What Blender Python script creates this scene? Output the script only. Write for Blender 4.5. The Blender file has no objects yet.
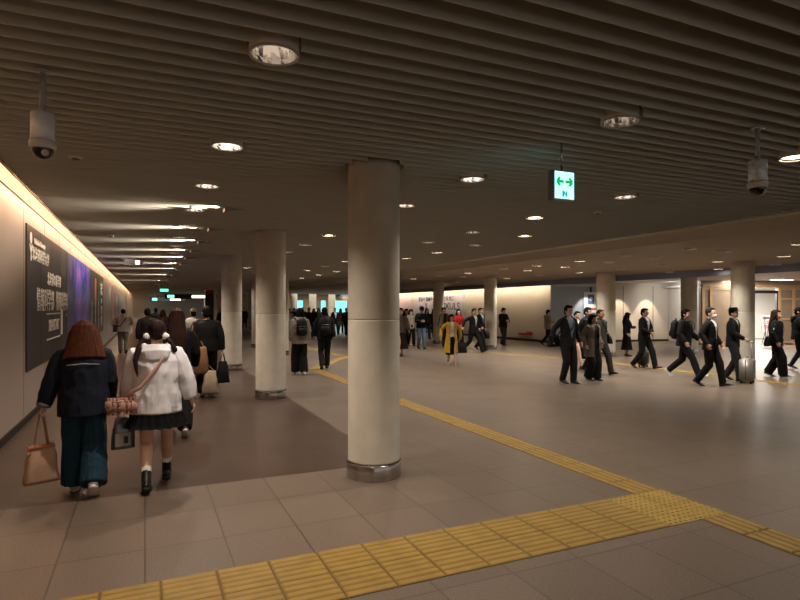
import bpy, bmesh, math, random
from mathutils import Vector as V, Matrix as M, noise
random.seed(7)
PI = math.pi
sc = bpy.context.scene
C = sc.collection
YAW = math.atan(255 / 565)          # the corridor runs along +Y, the camera looks 24 degrees to its right
CAM_Z = 1.66

# ------------------------------------------------------------------ materials
def lin(c):
    return tuple(((x / 12.92) if x <= .04045 else ((x + .055) / 1.055) ** 2.4) for x in c)

def mat(name, rgb, rough=.6, metal=0., var=.0, vscale=6., bump=0., bscale=40., stretch=(1, 1, 1), spec=.5, sheen=0.):
    """rgb in sRGB 0-1; var = strength of a noise tint; bump = height of a noise bump"""
    m = bpy.data.materials.new(name); m.use_nodes = True
    nt = m.node_tree; b = nt.nodes['Principled BSDF']
    col = lin(rgb)
    b.inputs['Base Color'].default_value = (*col, 1)
    b.inputs['Roughness'].default_value = rough
    b.inputs['Metallic'].default_value = metal
    b.inputs['Specular IOR Level'].default_value = spec
    if sheen: b.inputs['Sheen Weight'].default_value = sheen
    if var or bump:
        tc = nt.nodes.new('ShaderNodeTexCoord'); mp = nt.nodes.new('ShaderNodeMapping')
        mp.inputs['Scale'].default_value = stretch
        nt.links.new(tc.outputs['Object'], mp.inputs['Vector'])
    if var:
        n = nt.nodes.new('ShaderNodeTexNoise'); n.inputs['Scale'].default_value = vscale; n.inputs['Detail'].default_value = 5
        nt.links.new(mp.outputs['Vector'], n.inputs['Vector'])
        r = nt.nodes.new('ShaderNodeValToRGB')
        r.color_ramp.elements[0].position = .3; r.color_ramp.elements[1].position = .7
        r.color_ramp.elements[0].color = (*[x * (1 - var) for x in col], 1)
        r.color_ramp.elements[1].color = (*[min(1, x * (1 + var)) for x in col], 1)
        nt.links.new(n.outputs['Fac'], r.inputs['Fac']); nt.links.new(r.outputs['Color'], b.inputs['Base Color'])
    if bump:
        n2 = nt.nodes.new('ShaderNodeTexNoise'); n2.inputs['Scale'].default_value = bscale; n2.inputs['Detail'].default_value = 4
        nt.links.new(mp.outputs['Vector'], n2.inputs['Vector'])
        bp = nt.nodes.new('ShaderNodeBump'); bp.inputs['Strength'].default_value = .6; bp.inputs['Distance'].default_value = bump
        nt.links.new(n2.outputs['Fac'], bp.inputs['Height']); nt.links.new(bp.outputs['Normal'], b.inputs['Normal'])
    return m

def emit(name, rgb, strength):
    m = bpy.data.materials.new(name); m.use_nodes = True
    b = m.node_tree.nodes['Principled BSDF']
    b.inputs['Base Color'].default_value = (*lin(rgb), 1)
    b.inputs['Emission Color'].default_value = (*lin(rgb), 1)
    b.inputs['Emission Strength'].default_value = strength
    return m

def tile_mat(name, rgb, tw, th, ox, oy, var, rough, joint=.72, jw=.004):
    """stone tiles in world metres: joints every tw (x) and th (y), granite speckle, a slightly uneven polish"""
    m = bpy.data.materials.new(name); m.use_nodes = True
    nt = m.node_tree; N = nt.nodes; L = nt.links; b = N['Principled BSDF']
    g = N.new('ShaderNodeNewGeometry'); mp = N.new('ShaderNodeMapping')
    mp.inputs['Location'].default_value = (-ox, -oy, 0)
    L.new(g.outputs['Position'], mp.inputs['Vector'])
    br = N.new('ShaderNodeTexBrick'); br.offset = 0; br.squash = 1
    br.inputs['Scale'].default_value = 1; br.inputs['Brick Width'].default_value = tw; br.inputs['Row Height'].default_value = th
    br.inputs['Mortar Size'].default_value = jw; br.inputs['Mortar Smooth'].default_value = .4; br.inputs['Bias'].default_value = 0
    c = lin(rgb)
    br.inputs['Color1'].default_value = (*[x * .93 for x in c], 1); br.inputs['Color2'].default_value = (*[x * 1.07 for x in c], 1)
    br.inputs['Mortar'].default_value = (*[x * joint for x in c], 1)
    L.new(mp.outputs['Vector'], br.inputs['Vector'])
    n = N.new('ShaderNodeTexNoise'); n.inputs['Scale'].default_value = 90; n.inputs['Detail'].default_value = 3
    L.new(g.outputs['Position'], n.inputs['Vector'])
    n2 = N.new('ShaderNodeTexNoise'); n2.inputs['Scale'].default_value = 1.3; n2.inputs['Detail'].default_value = 4
    L.new(g.outputs['Position'], n2.inputs['Vector'])
    r = N.new('ShaderNodeMapRange'); r.inputs['To Min'].default_value = 1 - var; r.inputs['To Max'].default_value = 1 + var
    r.inputs['From Min'].default_value = .3; r.inputs['From Max'].default_value = .7
    L.new(n.outputs['Fac'], r.inputs['Value'])
    mx = N.new('ShaderNodeVectorMath'); mx.operation = 'SCALE'
    L.new(br.outputs['Color'], mx.inputs[0]); L.new(r.outputs['Result'], mx.inputs['Scale'])
    L.new(mx.outputs['Vector'], b.inputs['Base Color'])
    rr = N.new('ShaderNodeMapRange'); rr.inputs['To Min'].default_value = rough - .06; rr.inputs['To Max'].default_value = rough + .06
    L.new(n2.outputs['Fac'], rr.inputs['Value']); L.new(rr.outputs['Result'], b.inputs['Roughness'])
    return m

_mc = {}
def cloth(rgb, rough=.85, bump=.0015, bscale=220, var=.12):
    k = (tuple(rgb), rough)
    if k not in _mc:
        _mc[k] = mat('cloth', rgb, rough, var=var, vscale=9, bump=bump, bscale=bscale, spec=.25)
    return _mc[k]

# ------------------------------------------------------------------ objects
def link(name, me, m=None, parent=None, smooth=True):
    o = bpy.data.objects.new(name, me); C.objects.link(o)
    if m is not None:
        for x in (m if isinstance(m, (list, tuple)) else [m]): me.materials.append(x)
    if smooth:
        for p in me.polygons: p.use_smooth = True
    if parent is not None: o.parent = parent
    return o

def obj(name, bm, m=None, parent=None, smooth=False):
    me = bpy.data.meshes.new(name)
    bmesh.ops.recalc_face_normals(bm, faces=bm.faces)
    bm.to_mesh(me); bm.free()
    return link(name, me, m, parent, smooth)

def tag(o, label, cat, group=None):
    o['label'] = label; o['category'] = cat
    if group: o['group'] = group
    return o

def thing(name, label, cat, loc=(0, 0, 0), rz=0., group=None):
    o = bpy.data.objects.new(name, None); C.objects.link(o)
    o.empty_display_size = .05
    o.location = loc; o.rotation_euler = (0, 0, rz)
    return tag(o, label, cat, group)

def struct(name, bm, m, smooth=False, parent=None):
    o = obj(name, bm, m, parent, smooth)
    if parent is None: o['kind'] = 'structure'
    return o

def dup(root, loc, rz=0., label=None):
    r = root.copy(); C.objects.link(r); r.location = loc; r.rotation_euler = (0, 0, rz)
    if label: r['label'] = label
    for ch in list(root.children):
        c = ch.copy(); C.objects.link(c); c.parent = r
        for g in ch.children:
            d = g.copy(); C.objects.link(d); d.parent = c
    return r

def box(bm, lo, hi, bev=0., mi=0, seg=2):
    lo, hi = V(lo), V(hi)
    r = bmesh.ops.create_cube(bm, size=1, matrix=M.Translation((lo + hi) / 2) @ M.Diagonal((*(hi - lo), 1)))
    fs = {f for v in r['verts'] for f in v.link_faces}
    for f in fs: f.material_index = mi
    if bev:
        es = {e for v in r['verts'] for e in v.link_edges}
        bmesh.ops.bevel(bm, geom=list(es), offset=bev, segments=seg, affect='EDGES')

def quad(bm, pts, mi=0):
    f = bm.faces.new([bm.verts.new(p) for p in pts]); f.material_index = mi; return f

def lathe(bm, prof, c=(0, 0), n=40, mi=0, closed=False):
    """prof: (radius, z) list, turned about the vertical through c"""
    rings = []
    for r, z in prof:
        if r < 1e-6: rings.append([bm.verts.new((c[0], c[1], z))])
        else: rings.append([bm.verts.new((c[0] + r * math.cos(2 * PI * i / n), c[1] + r * math.sin(2 * PI * i / n), z)) for i in range(n)])
    pairs = list(zip(rings, rings[1:])) + ([(rings[-1], rings[0])] if closed else [])
    for a, b in pairs:
        if len(a) == 1 and len(b) == 1: continue
        for i in range(n):
            j = (i + 1) % n
            if len(a) == 1: f = bm.faces.new((a[0], b[j], b[i]))
            elif len(b) == 1: f = bm.faces.new((a[i], a[j], b[0]))
            else: f = bm.faces.new((a[i], a[j], b[j], b[i]))
            f.material_index = mi

def loft(bm, pts, rads, hint=(1, 0, 0), n=16, bulge=.5):
    """closed tube through pts; rads = r or (r along hint, r across)"""
    pts = [V(p) for p in pts]; hint = V(hint); rings = []
    for i, p in enumerate(pts):
        t = (pts[min(i + 1, len(pts) - 1)] - pts[max(i - 1, 0)])
        t = t.normalized() if t.length > 1e-9 else V((0, 0, 1))
        u = hint - t * hint.dot(t)
        if u.length < 1e-3: u = V((0, 1, 0)) - t * t.y
        u.normalize(); w = t.cross(u)
        ra, rb = rads[i] if isinstance(rads[i], (tuple, list)) else (rads[i], rads[i])
        rings.append([bm.verts.new(p + u * ra * math.cos(2 * PI * k / n) + w * rb * math.sin(2 * PI * k / n)) for k in range(n)])
    for a, b in zip(rings, rings[1:]):
        for k in range(n): bm.faces.new((a[k], a[(k + 1) % n], b[(k + 1) % n], b[k]))
    for ring, p, q, rr in ((rings[0], pts[0], pts[1], rads[0]), (rings[-1], pts[-1], pts[-2], rads[-1])):
        m = min(rr) if isinstance(rr, (tuple, list)) else rr
        d = (p - q).normalized() * m * bulge
        a = bm.verts.new(p + d)
        for k in range(n): bm.faces.new((ring[k], ring[(k + 1) % n], a))

def tube(bm, pts, r, n=8): loft(bm, pts, [r] * len(pts), hint=(.31, .83, .46), n=n, bulge=.1)

def ell(bm, c, r, rot=None, n=16):
    mm = M.Translation(V(c)) @ (rot.to_4x4() if rot is not None else M()) @ M.Diagonal((*(r if isinstance(r, (tuple, list)) else (r,) * 3), 1))
    bmesh.ops.create_uvsphere(bm, u_segments=n, v_segments=max(8, n // 2 + 2), radius=1, matrix=mm)

def bake(bm, voxel, smooth=3, dec=1., cut=None, solid=0.):
    """one continuous skin round all the volumes in bm"""
    me = bpy.data.meshes.new('skin'); bmesh.ops.recalc_face_normals(bm, faces=bm.faces); bm.to_mesh(me); bm.free()
    o = bpy.data.objects.new('skin', me); C.objects.link(o)
    r = o.modifiers.new('r', 'REMESH'); r.mode = 'VOXEL'; r.voxel_size = voxel
    if smooth:
        s = o.modifiers.new('s', 'SMOOTH'); s.iterations = smooth; s.factor = .5
    if dec < 1:
        d = o.modifiers.new('d', 'DECIMATE'); d.ratio = dec
    dg = bpy.context.evaluated_depsgraph_get()
    m2 = bpy.data.meshes.new_from_object(o.evaluated_get(dg))
    bpy.data.objects.remove(o); bpy.data.meshes.remove(me)
    if cut:
        b = bmesh.new(); b.from_mesh(m2)
        bmesh.ops.delete(b, geom=[f for f in b.faces if cut(f.calc_center_median(), f.normal)], context='FACES')
        for _ in range(2): bmesh.ops.smooth_vert(b, verts=[v for v in b.verts if v.is_boundary], factor=.5, use_axis_x=True, use_axis_y=True, use_axis_z=True)
        if solid: bmesh.ops.solidify(b, geom=b.faces[:], thickness=solid)
        b.to_mesh(m2); b.free()
    return m2

def wrinkle(me, amp, f=(9, 9, 4), seed=0., k2=.5):
    o = V((seed, seed * 1.7, -seed)); nr = [v.normal.copy() for v in me.vertices]
    for v, nn in zip(me.vertices, nr):
        p = V((v.co.x * f[0], v.co.y * f[1], v.co.z * f[2])) + o
        a = noise.noise(p); b = noise.noise(p * 2.3 + V((5, 5, 5)))
        v.co += nn * amp * ((1 - 2 * abs(a)) * .8 + b * k2)

def text(name, body, size, mtx, m, parent, extrude=.002, bold=0., align='CENTER', sx=1.):
    cu = bpy.data.curves.new('lettering', 'FONT'); cu.body = body; cu.size = size; cu.extrude = extrude
    cu.align_x = align; cu.align_y = 'CENTER'; cu.offset = bold; cu.resolution_u = 3
    o = bpy.data.objects.new('t', cu); C.objects.link(o)
    dg = bpy.context.evaluated_depsgraph_get()
    me = bpy.data.meshes.new_from_object(o.evaluated_get(dg))
    bpy.data.objects.remove(o)
    me.materials.clear()
    me.transform(mtx @ M.Diagonal((sx, 1, 1, 1)))
    return link(name, me, m, parent, smooth=False)

# ================================================================== THE SETTING
M_floor = tile_mat('granite_tiles', (.415, .362, .315), .525, .66, 0, 5.57, .34, .36, .45, .006)
M_dark = tile_mat('dark_stone_tiles', (.27, .21, .175), .6, 1.2, -1.57, 5.57, .06, .33, .6)
M_wall = mat('wall_panel', (.66, .60, .555), .42, var=.03, vscale=1.5)
M_cove = mat('cove_lining', (.86, .74, .60), .6)
M_wall2 = mat('plaster_wall', (.78, .74, .69), .6, var=.03, vscale=1.2)
M_blue = mat('cool_wall', (.70, .73, .77), .6, var=.03, vscale=1.2)
M_slat = mat('slat', (.78, .77, .72), .6, var=.06, vscale=3, stretch=(.4, 6, 6))
M_back = mat('slat_backing', (.30, .25, .21), .9)
M_smooth = mat('ceiling_board', (.62, .57, .51), .75, var=.03, vscale=.8)
M_fascia = mat('fascia', (.50, .54, .64), .6)
M_white = mat('white_ceiling', (.80, .78, .75), .5)
M_base = mat('dark_skirting', (.10, .085, .08), .5)
M_seam = mat('seam', (.12, .09, .075), .8)
M_chrome = mat('chrome', (.86, .85, .84), .12, 1.)
M_steel = mat('brushed_steel', (.70, .69, .68), .2, 1., var=.25, vscale=14, stretch=(1, 1, .01))
M_wood = mat('light_wood', (.68, .55, .40), .5, var=.12, vscale=5, stretch=(1, 1, 8))
M_stonepanel = mat('stone_panel', (.52, .45, .38), .4, var=.1, vscale=2.5)
M_black = mat('black_metal', (.06, .06, .07), .45)
M_plastic = mat('grey_plastic', (.62, .63, .65), .4)
M_whitep = mat('white_plastic', (.82, .81, .79), .45)

ZS, SL0, SL1, WX, YEND = 3.04, -1.23, 8.8, -1.57, 60.
bm = bmesh.new()
# floor with a bay let out for the dark stone inset
for x0, x1, y0, y1 in ((-1.57, 2.4, -6, 5.57), (2.4, 30, -6, 80), (-1.57, 2.4, YEND, 80)):
    box(bm, (x0, y0, -.12), (x1, y1, 0))
struct('floor', bm, M_floor)
bm = bmesh.new(); box(bm, (WX, 5.57, -.12), (2.4, YEND, 0)); struct('floor_inset', bm, M_dark)

# pillars: x, y, radius, top z
PILLARS = [(2.075, 5.23, .256, 3.04), (2.11, 10.46, .27, 3.04), (2.11, 15.6, .265, 3.04),
           (4.35, 19.8, .265, 3.04), (4.3, 23.9, .265, 3.04), (4.9, 41.7, .265, 3.04), (4.9, 46.9, .265, 3.04), (5.0, 52.4, .265, 3.04), (7.6, 45.5, .265, 3.04), (11.3, 46.5, .28, 2.85),
           (14.23, 9.77, .275, 2.85), (14.4, 14.75, .31, 2.85), (12.65, 19.2, .25, 2.85), (12.3, 22.95, .25, 2.85), (17.9, 14.3, .27, 2.85), (14.9, 47.5, .3, 2.85), (12.9, 46.5, .3, 2.85)]
PLAB = ['round concrete pillar standing nearest, alone at the edge of the dark stone floor',
        'second round concrete pillar, on the dark stone floor behind the nearest pillar',
        'third round concrete pillar of the row beside the man in the black sweater',
        'slim distant pillar half hidden behind the right edge of the second pillar',
        'slim distant pillar half hidden behind the left edge of the second pillar',
        'far pale pillar showing just left of the third pillar', 'far pale pillar second to the left of the third pillar',
        'far pale pillar third to the left of the third pillar', 'far pillar in the gap before the shopfronts, left of the cyan window',
        'far pillar between the two cyan shop windows', 
        'round pillar beside the man in the black hat, lit on its left side',
        'thick round pillar beside the woman in a long dark dress', 'pale round pillar beside the walking man in the dark suit',
        'pale round pillar in front of the lilac poster', 'dark pillar behind the man with the rucksack', 'far pillar just left of the largest cyan window', 'far pillar between grey shutter and cyan windows']
# downlights: row x, ceiling z, list of y
ROWS = [('row over the dark stone walkway', .64, ZS, [3.08, 5.0, 6.72, 8.45, 10.15, 11.85, 13.55, 15.25, 17.2, 19.0, 20.8, 24.2, 27.6, 31, 36, 41, 46.5, 52, 57]),  # widely spaced far entries added to brighten the walkway's end
        ('first row right of the concrete pillar row', 3.2, ZS, [3.14, 5.2, 6.91, 8.65, 10.39, 12.12, 13.86, 15.6, 17.3, 19.97, 24, 28, 33, 38, 44, 50]),  # widely spaced far entries here are added for brightness too
        ('second row right of the concrete pillar row', 5.44, ZS, [3.23, 5.25, 7.04, 8.84, 10.61, 12.4, 14.2, 15.95, 18.1, 20.36, 22.73]),
        ('third row right of the concrete pillar row', 6.64, ZS, [8.89, 10.67, 12.47, 14.29, 16.2, 18.3, 20.54, 22.96, 25.83, 28.05]),
        ('first row on the smooth ceiling', 9.93, 2.85, [7.93, 9.55, 11.05, 12.75, 14.37, 16.4, 18.41, 20.64]),
        ('second row on the smooth ceiling', 10.95, 2.85, [6.43, 7.91, 9.62, 11.11, 12.79, 14.52, 16.4, 18.52, 32.3, 39.4]),
        ('third row on the smooth ceiling', 13.2, 2.85, [8.1, 9.72, 11.36, 12.93, 14.73, 16.8, 18.85, 22.8, 37.6, 42.5]),
        ('row beside the dark fascia of the smooth ceiling', 15.7, 2.85, [9.85, 11.53, 13.27])]
BRIGHT = {(5.44, 7.04), (6.64, 8.89), (6.64, 12.47), (6.64, 14.29), (9.93, 11.05), (9.93, 12.75), (10.95, 12.79), (10.95, 14.52), (13.2, 14.73), (13.2, 9.72), (13.2, 8.1), (10.95, 6.43),
          (3.2, 10.39), (3.2, 19.97), (5.44, 20.36), (6.64, 20.54), (6.64, 22.96), (5.44, 15.95), (6.64, 25.83), (9.93, 16.4), (9.93, 20.64), (13.2, 18.85), (5.44, 3.23), (15.7, 11.53)}
holes = [(x, y, .138) for _, x, z, ys in ROWS for y in ys if z == ZS] + [(p[0], p[1], p[2] + .03) for p in PILLARS if p[3] == ZS]
# slatted ceiling: vertical fins across the corridor, cut where a downlight or a pillar comes through
bm = bmesh.new()
y = -4.
while y < YEND:
    iv = [(SL0, SL1 - .25)]
    for hx, hy, r in holes:
        d = max(0., abs(hy - y) - .03)
        if d < r:
            w = math.sqrt(r * r - d * d); nx = []
            for a, b in iv:
                if hx - w > a and hx + w < b: nx += [(a, hx - w), (hx + w, b)]
                elif hx + w <= a or hx - w >= b: nx.append((a, b))
                elif hx - w <= a: nx.append((hx + w, b))
                else: nx.append((a, hx - w))
            iv = nx
    for a, b in iv:
        if b - a > .01:          # a fin that widens upwards, so its long face looks down a little
            pr = ((y - .0025, ZS), (y + .0025, ZS), (y + .007, ZS + .12), (y - .007, ZS + .12))
            va = [bm.verts.new((a, *q)) for q in pr]; vb = [bm.verts.new((b, *q)) for q in pr]
            bm.faces.new(va); bm.faces.new(vb[::-1])
            for k in range(4): bm.faces.new((va[k], vb[k], vb[(k + 1) % 4], va[(k + 1) % 4]))
    y += .152
struct('ceiling', bm, M_slat)
bm = bmesh.new(); box(bm, (SL0, -6, ZS + .125), (SL1, YEND, ZS + .2)); struct('ceiling_backing', bm, M_back)
bm = bmesh.new(); box(bm, (SL1 - .26, -6, ZS - .006), (SL1 - .03, YEND, ZS + .12)); struct('trim_12', bm, M_slat)
bm = bmesh.new(); box(bm, (SL0 - .018, -6, ZS - .012), (SL0 - .002, YEND, ZS + .3)); struct('trim_1', bm, M_cove)
# cove over the left wall
bm = bmesh.new(); box(bm, (WX - .1, -6, 3.42), (SL0 - .018, YEND, 3.5)); struct('ceiling_cove', bm, M_cove)
bm = bmesh.new()
for k in range(7): box(bm, (WX, -6, 3.175 + k * .035), (WX + .01, YEND, 3.197 + k * .035))
struct('trim_2', bm, M_cove)
# smooth ceiling on the right, its step, the fascia, the white ceiling before the shops
bm = bmesh.new(); box(bm, (SL1, -6, 2.85), (16., 80, 2.95)); struct('ceiling_smooth', bm, M_smooth)
bm = bmesh.new(); box(bm, (SL1 - .03, -6, 2.845), (SL1 + .0, 80, 3.3)); struct('trim_3', bm, mat('step_board', (.76, .72, .66), .7))
bm = bmesh.new(); box(bm, (16., -6, 2.64), (16.12, 80, 3.0)); struct('trim_4', bm, M_fascia)
bm = bmesh.new(); box(bm, (16.12, -6, 2.86), (30, 80, 2.95)); struct('ceiling_white', bm, M_white)
bm = bmesh.new(); box(bm, (-1.67, YEND, ZS - .02), (SL1, 80, ZS + .1)); struct('ceiling_far', bm, M_smooth)

# left wall of panels
bm = bmesh.new()
box(bm, (WX - .2, -6, 0), (WX, YEND, 3.5))
struct('wall_left', bm, M_wall)
bm = bmesh.new()
y = -5.05
while y < YEND:
    box(bm, (WX - .004, y - .006, .14), (WX + .0015, y + .006, 3.15)); y += 1.82
struct('trim_5', bm, M_seam)
bm = bmesh.new(); box(bm, (WX, -6, 3.152), (WX + .004, YEND, 3.17)); struct('trim_6', bm, M_seam)  # dark strip painted in for the shadow gap below the ribs
bm = bmesh.new(); box(bm, (WX, -6, 0), (WX + .022, YEND, .1), .004); struct('baseboard_left', bm, M_base)
# end wall of the left corridor, the long hall beyond it
bm = bmesh.new(); box(bm, (WX, YEND - .2, 0), (.25, YEND, 3.4)); struct('wall_end', bm, M_wall2)
bm = bmesh.new(); box(bm, (WX, 79.8, 0), (30, 80, 3.2)); struct('wall_far', bm, M_wall2)
# right wall with the posters, and its cove
bm = bmesh.new(); box(bm, (17.3, 21.2, 0), (17.5, 80, 2.86)); struct('wall_right', bm, M_wall2)
bm = bmesh.new(); box(bm, (17.28, 21.2, 0), (17.3, 80, .12), .004); struct('baseboard_right', bm, M_base)
# cool wall and scalloped wall behind the thick pillar
A, B, D = V((17.3, 21.2)), V((23.7, 20.1)), V((22.5, 17.35))
E_ = V((22.4, 17.3)); ED = V((4.5, -1.5)).normalized(); EN = V((-ED.y, ED.x))   # storefront line, EN points away from the hall
def wall_seg(name, p, q, z0, z1, m, t=.15):
    d = (q - p).normalized(); n = V((-d.y, d.x))
    bm = bmesh.new()
    for (s0, s1) in ((0, 1),):
        a, b2 = p, q
        v = [bm.verts.new((*(w), z)) for z in (z0, z1) for w in (a, b2, b2 + n * t, a + n * t)]
        for f in ((0, 1, 2, 3), (4, 5, 6, 7), (0, 1, 5, 4), (1, 2, 6, 5), (2, 3, 7, 6), (3, 0, 4, 7)): bm.faces.new([v[i] for i in f])
    return struct(name, bm, m)
mid = A + (B - A) * .42
wall_seg('wall_back', A, mid, 0, 2.86, M_blue)
wall_seg('wall_back_shop', mid, B, 0, 2.86, M_wall2)
wall_seg('baseboard_back', A - V((0, .02)), B - V((0, .02)), 0, .1, M_base, .02)
wall_seg('wall_return', B, D, 0, 2.86, M_white)
for k, t in enumerate((.6, .86)):
    p = A + (B - A) * t; d = (B - A).normalized()
    wall_seg('trim_%d' % (7 + k), p - V((0, .012)), p + d * .02 - V((0, .012)), .1, 2.7, M_seam, .012)
wall_seg('trim_9', D + V((-.02, -.1)), E_ + ED * 8, 2.56, 2.68, M_wood, .1)
wall_seg('wall_shop_header', E_, E_ + ED * 8, 2.68, 2.86, M_stonepanel, .1)
# shop opening between t=1.75 and t=3.65 m along the line
def on(t, o=0.): return E_ + ED * t + EN * o
T0, T1 = 1.75, 3.68
wall_seg('wall_shop_left', on(0), on(T0), 0, 2.6, M_stonepanel)
wall_seg('wall_shop_right', on(T1), on(8), 0, 2.6, M_stonepanel)
def panel_frame(name, t0, t1, zs, ts):
    """a wooden grid of stiles and rails standing 4 cm proud of the stone"""
    bm = bmesh.new()
    R = M(((ED.x, EN.x, 0, 0), (ED.y, EN.y, 0, 0), (0, 0, 1, 0), (0, 0, 0, 1))); R.translation = (*E_, 0)
    for z in zs: box(bm, (t0, -.05, z - .045), (t1, 0, z + .045))
    for t in ts: box(bm, (t - .06, -.06, 0), (t + .06, 0, 2.56))
    bmesh.ops.transform(bm, matrix=R, verts=bm.verts)
    return struct(name, bm, M_wood)
panel_frame('trim_10', .05, T0, (.1, 2.5), (.1, .45, T0 - .06))
panel_frame('trim_11', T1, 8, (.1, 1.15, 2.05, 2.5), (T1 + .06, T1 + .75, 6, 7.8))
R_shop = M(((ED.x, EN.x, 0, 0), (ED.y, EN.y, 0, 0), (0, 0, 1, 0), (0, 0, 0, 1))); R_shop.translation = (*E_, 0)
def shop_box(name, lo, hi, m, bev=0., s=True, parent=None):
    bm = bmesh.new(); box(bm, lo, hi, bev); bmesh.ops.transform(bm, matrix=R_shop, verts=bm.verts)
    return struct(name, bm, m) if s else obj(name, bm, m, parent)
shop_box('wall_shop_back', (0, 5, 0), (8, 5.1, 2.9), M_white)
shop_box('wall_shop_side', (.6, .15, 0), (.7, 5, 2.9), M_white)
shop_box('ceiling_shop', (0, .1, 2.62), (8, 5.1, 2.7), M_white)
# shop door: a black frame with a glass leaf on the left, open on the right
bm = bmesh.new()
for a in ((T0, -.02, 0, T0 + .08, .08, 2.4), (T0 + .62, -.02, 0, T0 + .72, .08, 2.4), (T0, -.02, 2.3, T1, .08, 2.42), (T1 - .06, -.02, 0, T1, .08, 2.4), (T0, -.02, 0, T0 + .7, .08, .12)):
    box(bm, a[:3], a[3:])
bmesh.ops.transform(bm, matrix=R_shop, verts=bm.verts); struct('door_1', bm, M_black)
M_glass = bpy.data.materials.new('shop_glass'); M_glass.use_nodes = True
_b = M_glass.node_tree.nodes['Principled BSDF']; _b.inputs['Transmission Weight'].default_value = 1; _b.inputs['Roughness'].default_value = .02
_b.inputs['IOR'].default_value = 1.05; _b.inputs['Base Color'].default_value = (.55, .62, .68, 1)
shop_box('door_1_glass', (T0 + .08, .02, .12), (T0 + .62, .03, 2.3), M_glass)

# pillars ------------------------------------------------------------
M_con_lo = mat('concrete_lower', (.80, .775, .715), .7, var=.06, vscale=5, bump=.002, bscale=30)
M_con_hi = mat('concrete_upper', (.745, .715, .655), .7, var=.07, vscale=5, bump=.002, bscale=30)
for (x, y, r, zt), lab in zip(PILLARS, PLAB):
    t = thing('concrete_pillar', lab, 'pillar', (x, y, 0)); t['kind'] = 'thing'
    n = 64 if y < 12 and x < 4 else 40
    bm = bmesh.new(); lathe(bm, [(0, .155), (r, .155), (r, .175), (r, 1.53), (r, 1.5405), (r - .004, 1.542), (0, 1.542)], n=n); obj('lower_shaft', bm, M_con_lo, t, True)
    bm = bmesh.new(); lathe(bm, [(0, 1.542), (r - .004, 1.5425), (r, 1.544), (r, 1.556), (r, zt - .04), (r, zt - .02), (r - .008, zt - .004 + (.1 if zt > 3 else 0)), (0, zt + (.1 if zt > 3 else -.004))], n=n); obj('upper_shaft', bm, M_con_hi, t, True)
    bm = bmesh.new(); lathe(bm, [(0, .001), (r + .012, .001), (r + .014, .004), (r + .014, .148), (r + .011, .152), (0, .152)], n=n); b = obj('base_ring', bm, M_steel, t, True)
    b['label'] = 'polished steel base ring'
    for ch in t.children:
        for p in ch.data.polygons: p.use_smooth = abs(p.normal.z) < .25

# downlights ---------------------------------------------------------
M_rim = mat('rim_white', (.72, .70, .67), .4)
M_pot = mat('pot_grey', (.82, .80, .77), .6)
M_lamp = emit('lamp_dim', (1, .90, .80), .55)
M_lampf = emit('lamp_flush', (1, .92, .84), .9)
M_lampm = emit('lamp_mid', (1, .92, .84), 1.5)
M_lampb = emit('lamp_bright', (1, .90, .78), 16)
dl0 = {}      # three states: deep lamp (0), low dim lamp (2), glowing (1)
def make_downlight(br):
    t = thing('downlight', 'x', 'downlight')
    bm = bmesh.new(); lathe(bm, [(.130, -.006), (.134, .0), (.134, .15), (0, .15)]); obj('housing', bm, M_pot, t, True)
    bm = bmesh.new(); lathe(bm, [(.134, .0), (.136, -.010), (.132, -.015), (.125, -.013), (.122, -.004), (.126, .002)], closed=True); obj('rim', bm, M_rim, t, True)
    z = .010 if br in (1, 3) else .045 if br else .118
    rt = .112 if br in (1, 3) else .108 if br else .106
    bm = bmesh.new(); lathe(bm, [(.1225, -.006), (.1225, .02), (.121, .118), (.124, .122), (.128, .03), (.1285, -.004)] if br in (0, 2) else [(.1225, -.006), (.113, .018), (.1285, -.004)], n=30)
    for v in bm.verts:
        k = round(math.atan2(v.co.y, v.co.x) / (2 * PI / 30)) % 30; q = 1 - (.05 * (k % 3 == 1) + .09 * (k % 5 == 0)) * max(0, v.co.z) / .12; v.co.x *= q; v.co.y *= q
    obj('reflector', bm, M_chrome, t, False)
    bm = bmesh.new(); lathe(bm, [(0, z - .006), (rt * .8, z - .004), (rt, z), (rt, z + .012), (0, z + .012)], n=28); obj('lamp', bm, (M_lamp, M_lampb, M_lampm, M_lampf)[br], t, True)
    return t
ORD = ['nearest', 'second', 'third', 'fourth', 'fifth', 'sixth', 'seventh', 'eighth', 'ninth', 'tenth', 'eleventh', 'twelfth', 'thirteenth', 'fourteenth', 'fifteenth', 'sixteenth', 'seventeenth', 'eighteenth', 'nineteenth', 'twentieth']
def spot(name, loc, aim, energy, size, blend, rgb, soft=.05):
    l = bpy.data.lights.new(name, 'SPOT'); l.energy = energy; l.spot_size = math.radians(size); l.spot_blend = blend
    l.color = rgb; l.shadow_soft_size = soft
    o = bpy.data.objects.new(name, l); C.objects.link(o); o.location = loc
    o.rotation_euler = (V(aim) - V(loc)).to_track_quat('-Z', 'Y').to_euler()
    return o
def area(name, loc, aim, sx, sy, energy, rgb, spread=180):
    l = bpy.data.lights.new(name, 'AREA'); l.shape = 'RECTANGLE'; l.size = sx; l.size_y = sy; l.energy = energy; l.color = rgb; l.spread = math.radians(spread)
    o = bpy.data.objects.new(name, l); C.objects.link(o); o.location = loc
    d = (V(aim) - V(loc)).normalized()
    xx = V((0, 1, 0)) - d * d.y; xx.normalize(); zz = -d; yy = zz.cross(xx)
    o.matrix_world = M.Translation(V(loc)) @ M((xx, yy, zz)).transposed().to_4x4()
    return o
KX = {.64: 30, 3.2: 16, 5.44: 19, 6.64: 24, 9.93: 26, 10.95: 26, 13.2: 32, 15.7: 34}
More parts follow.
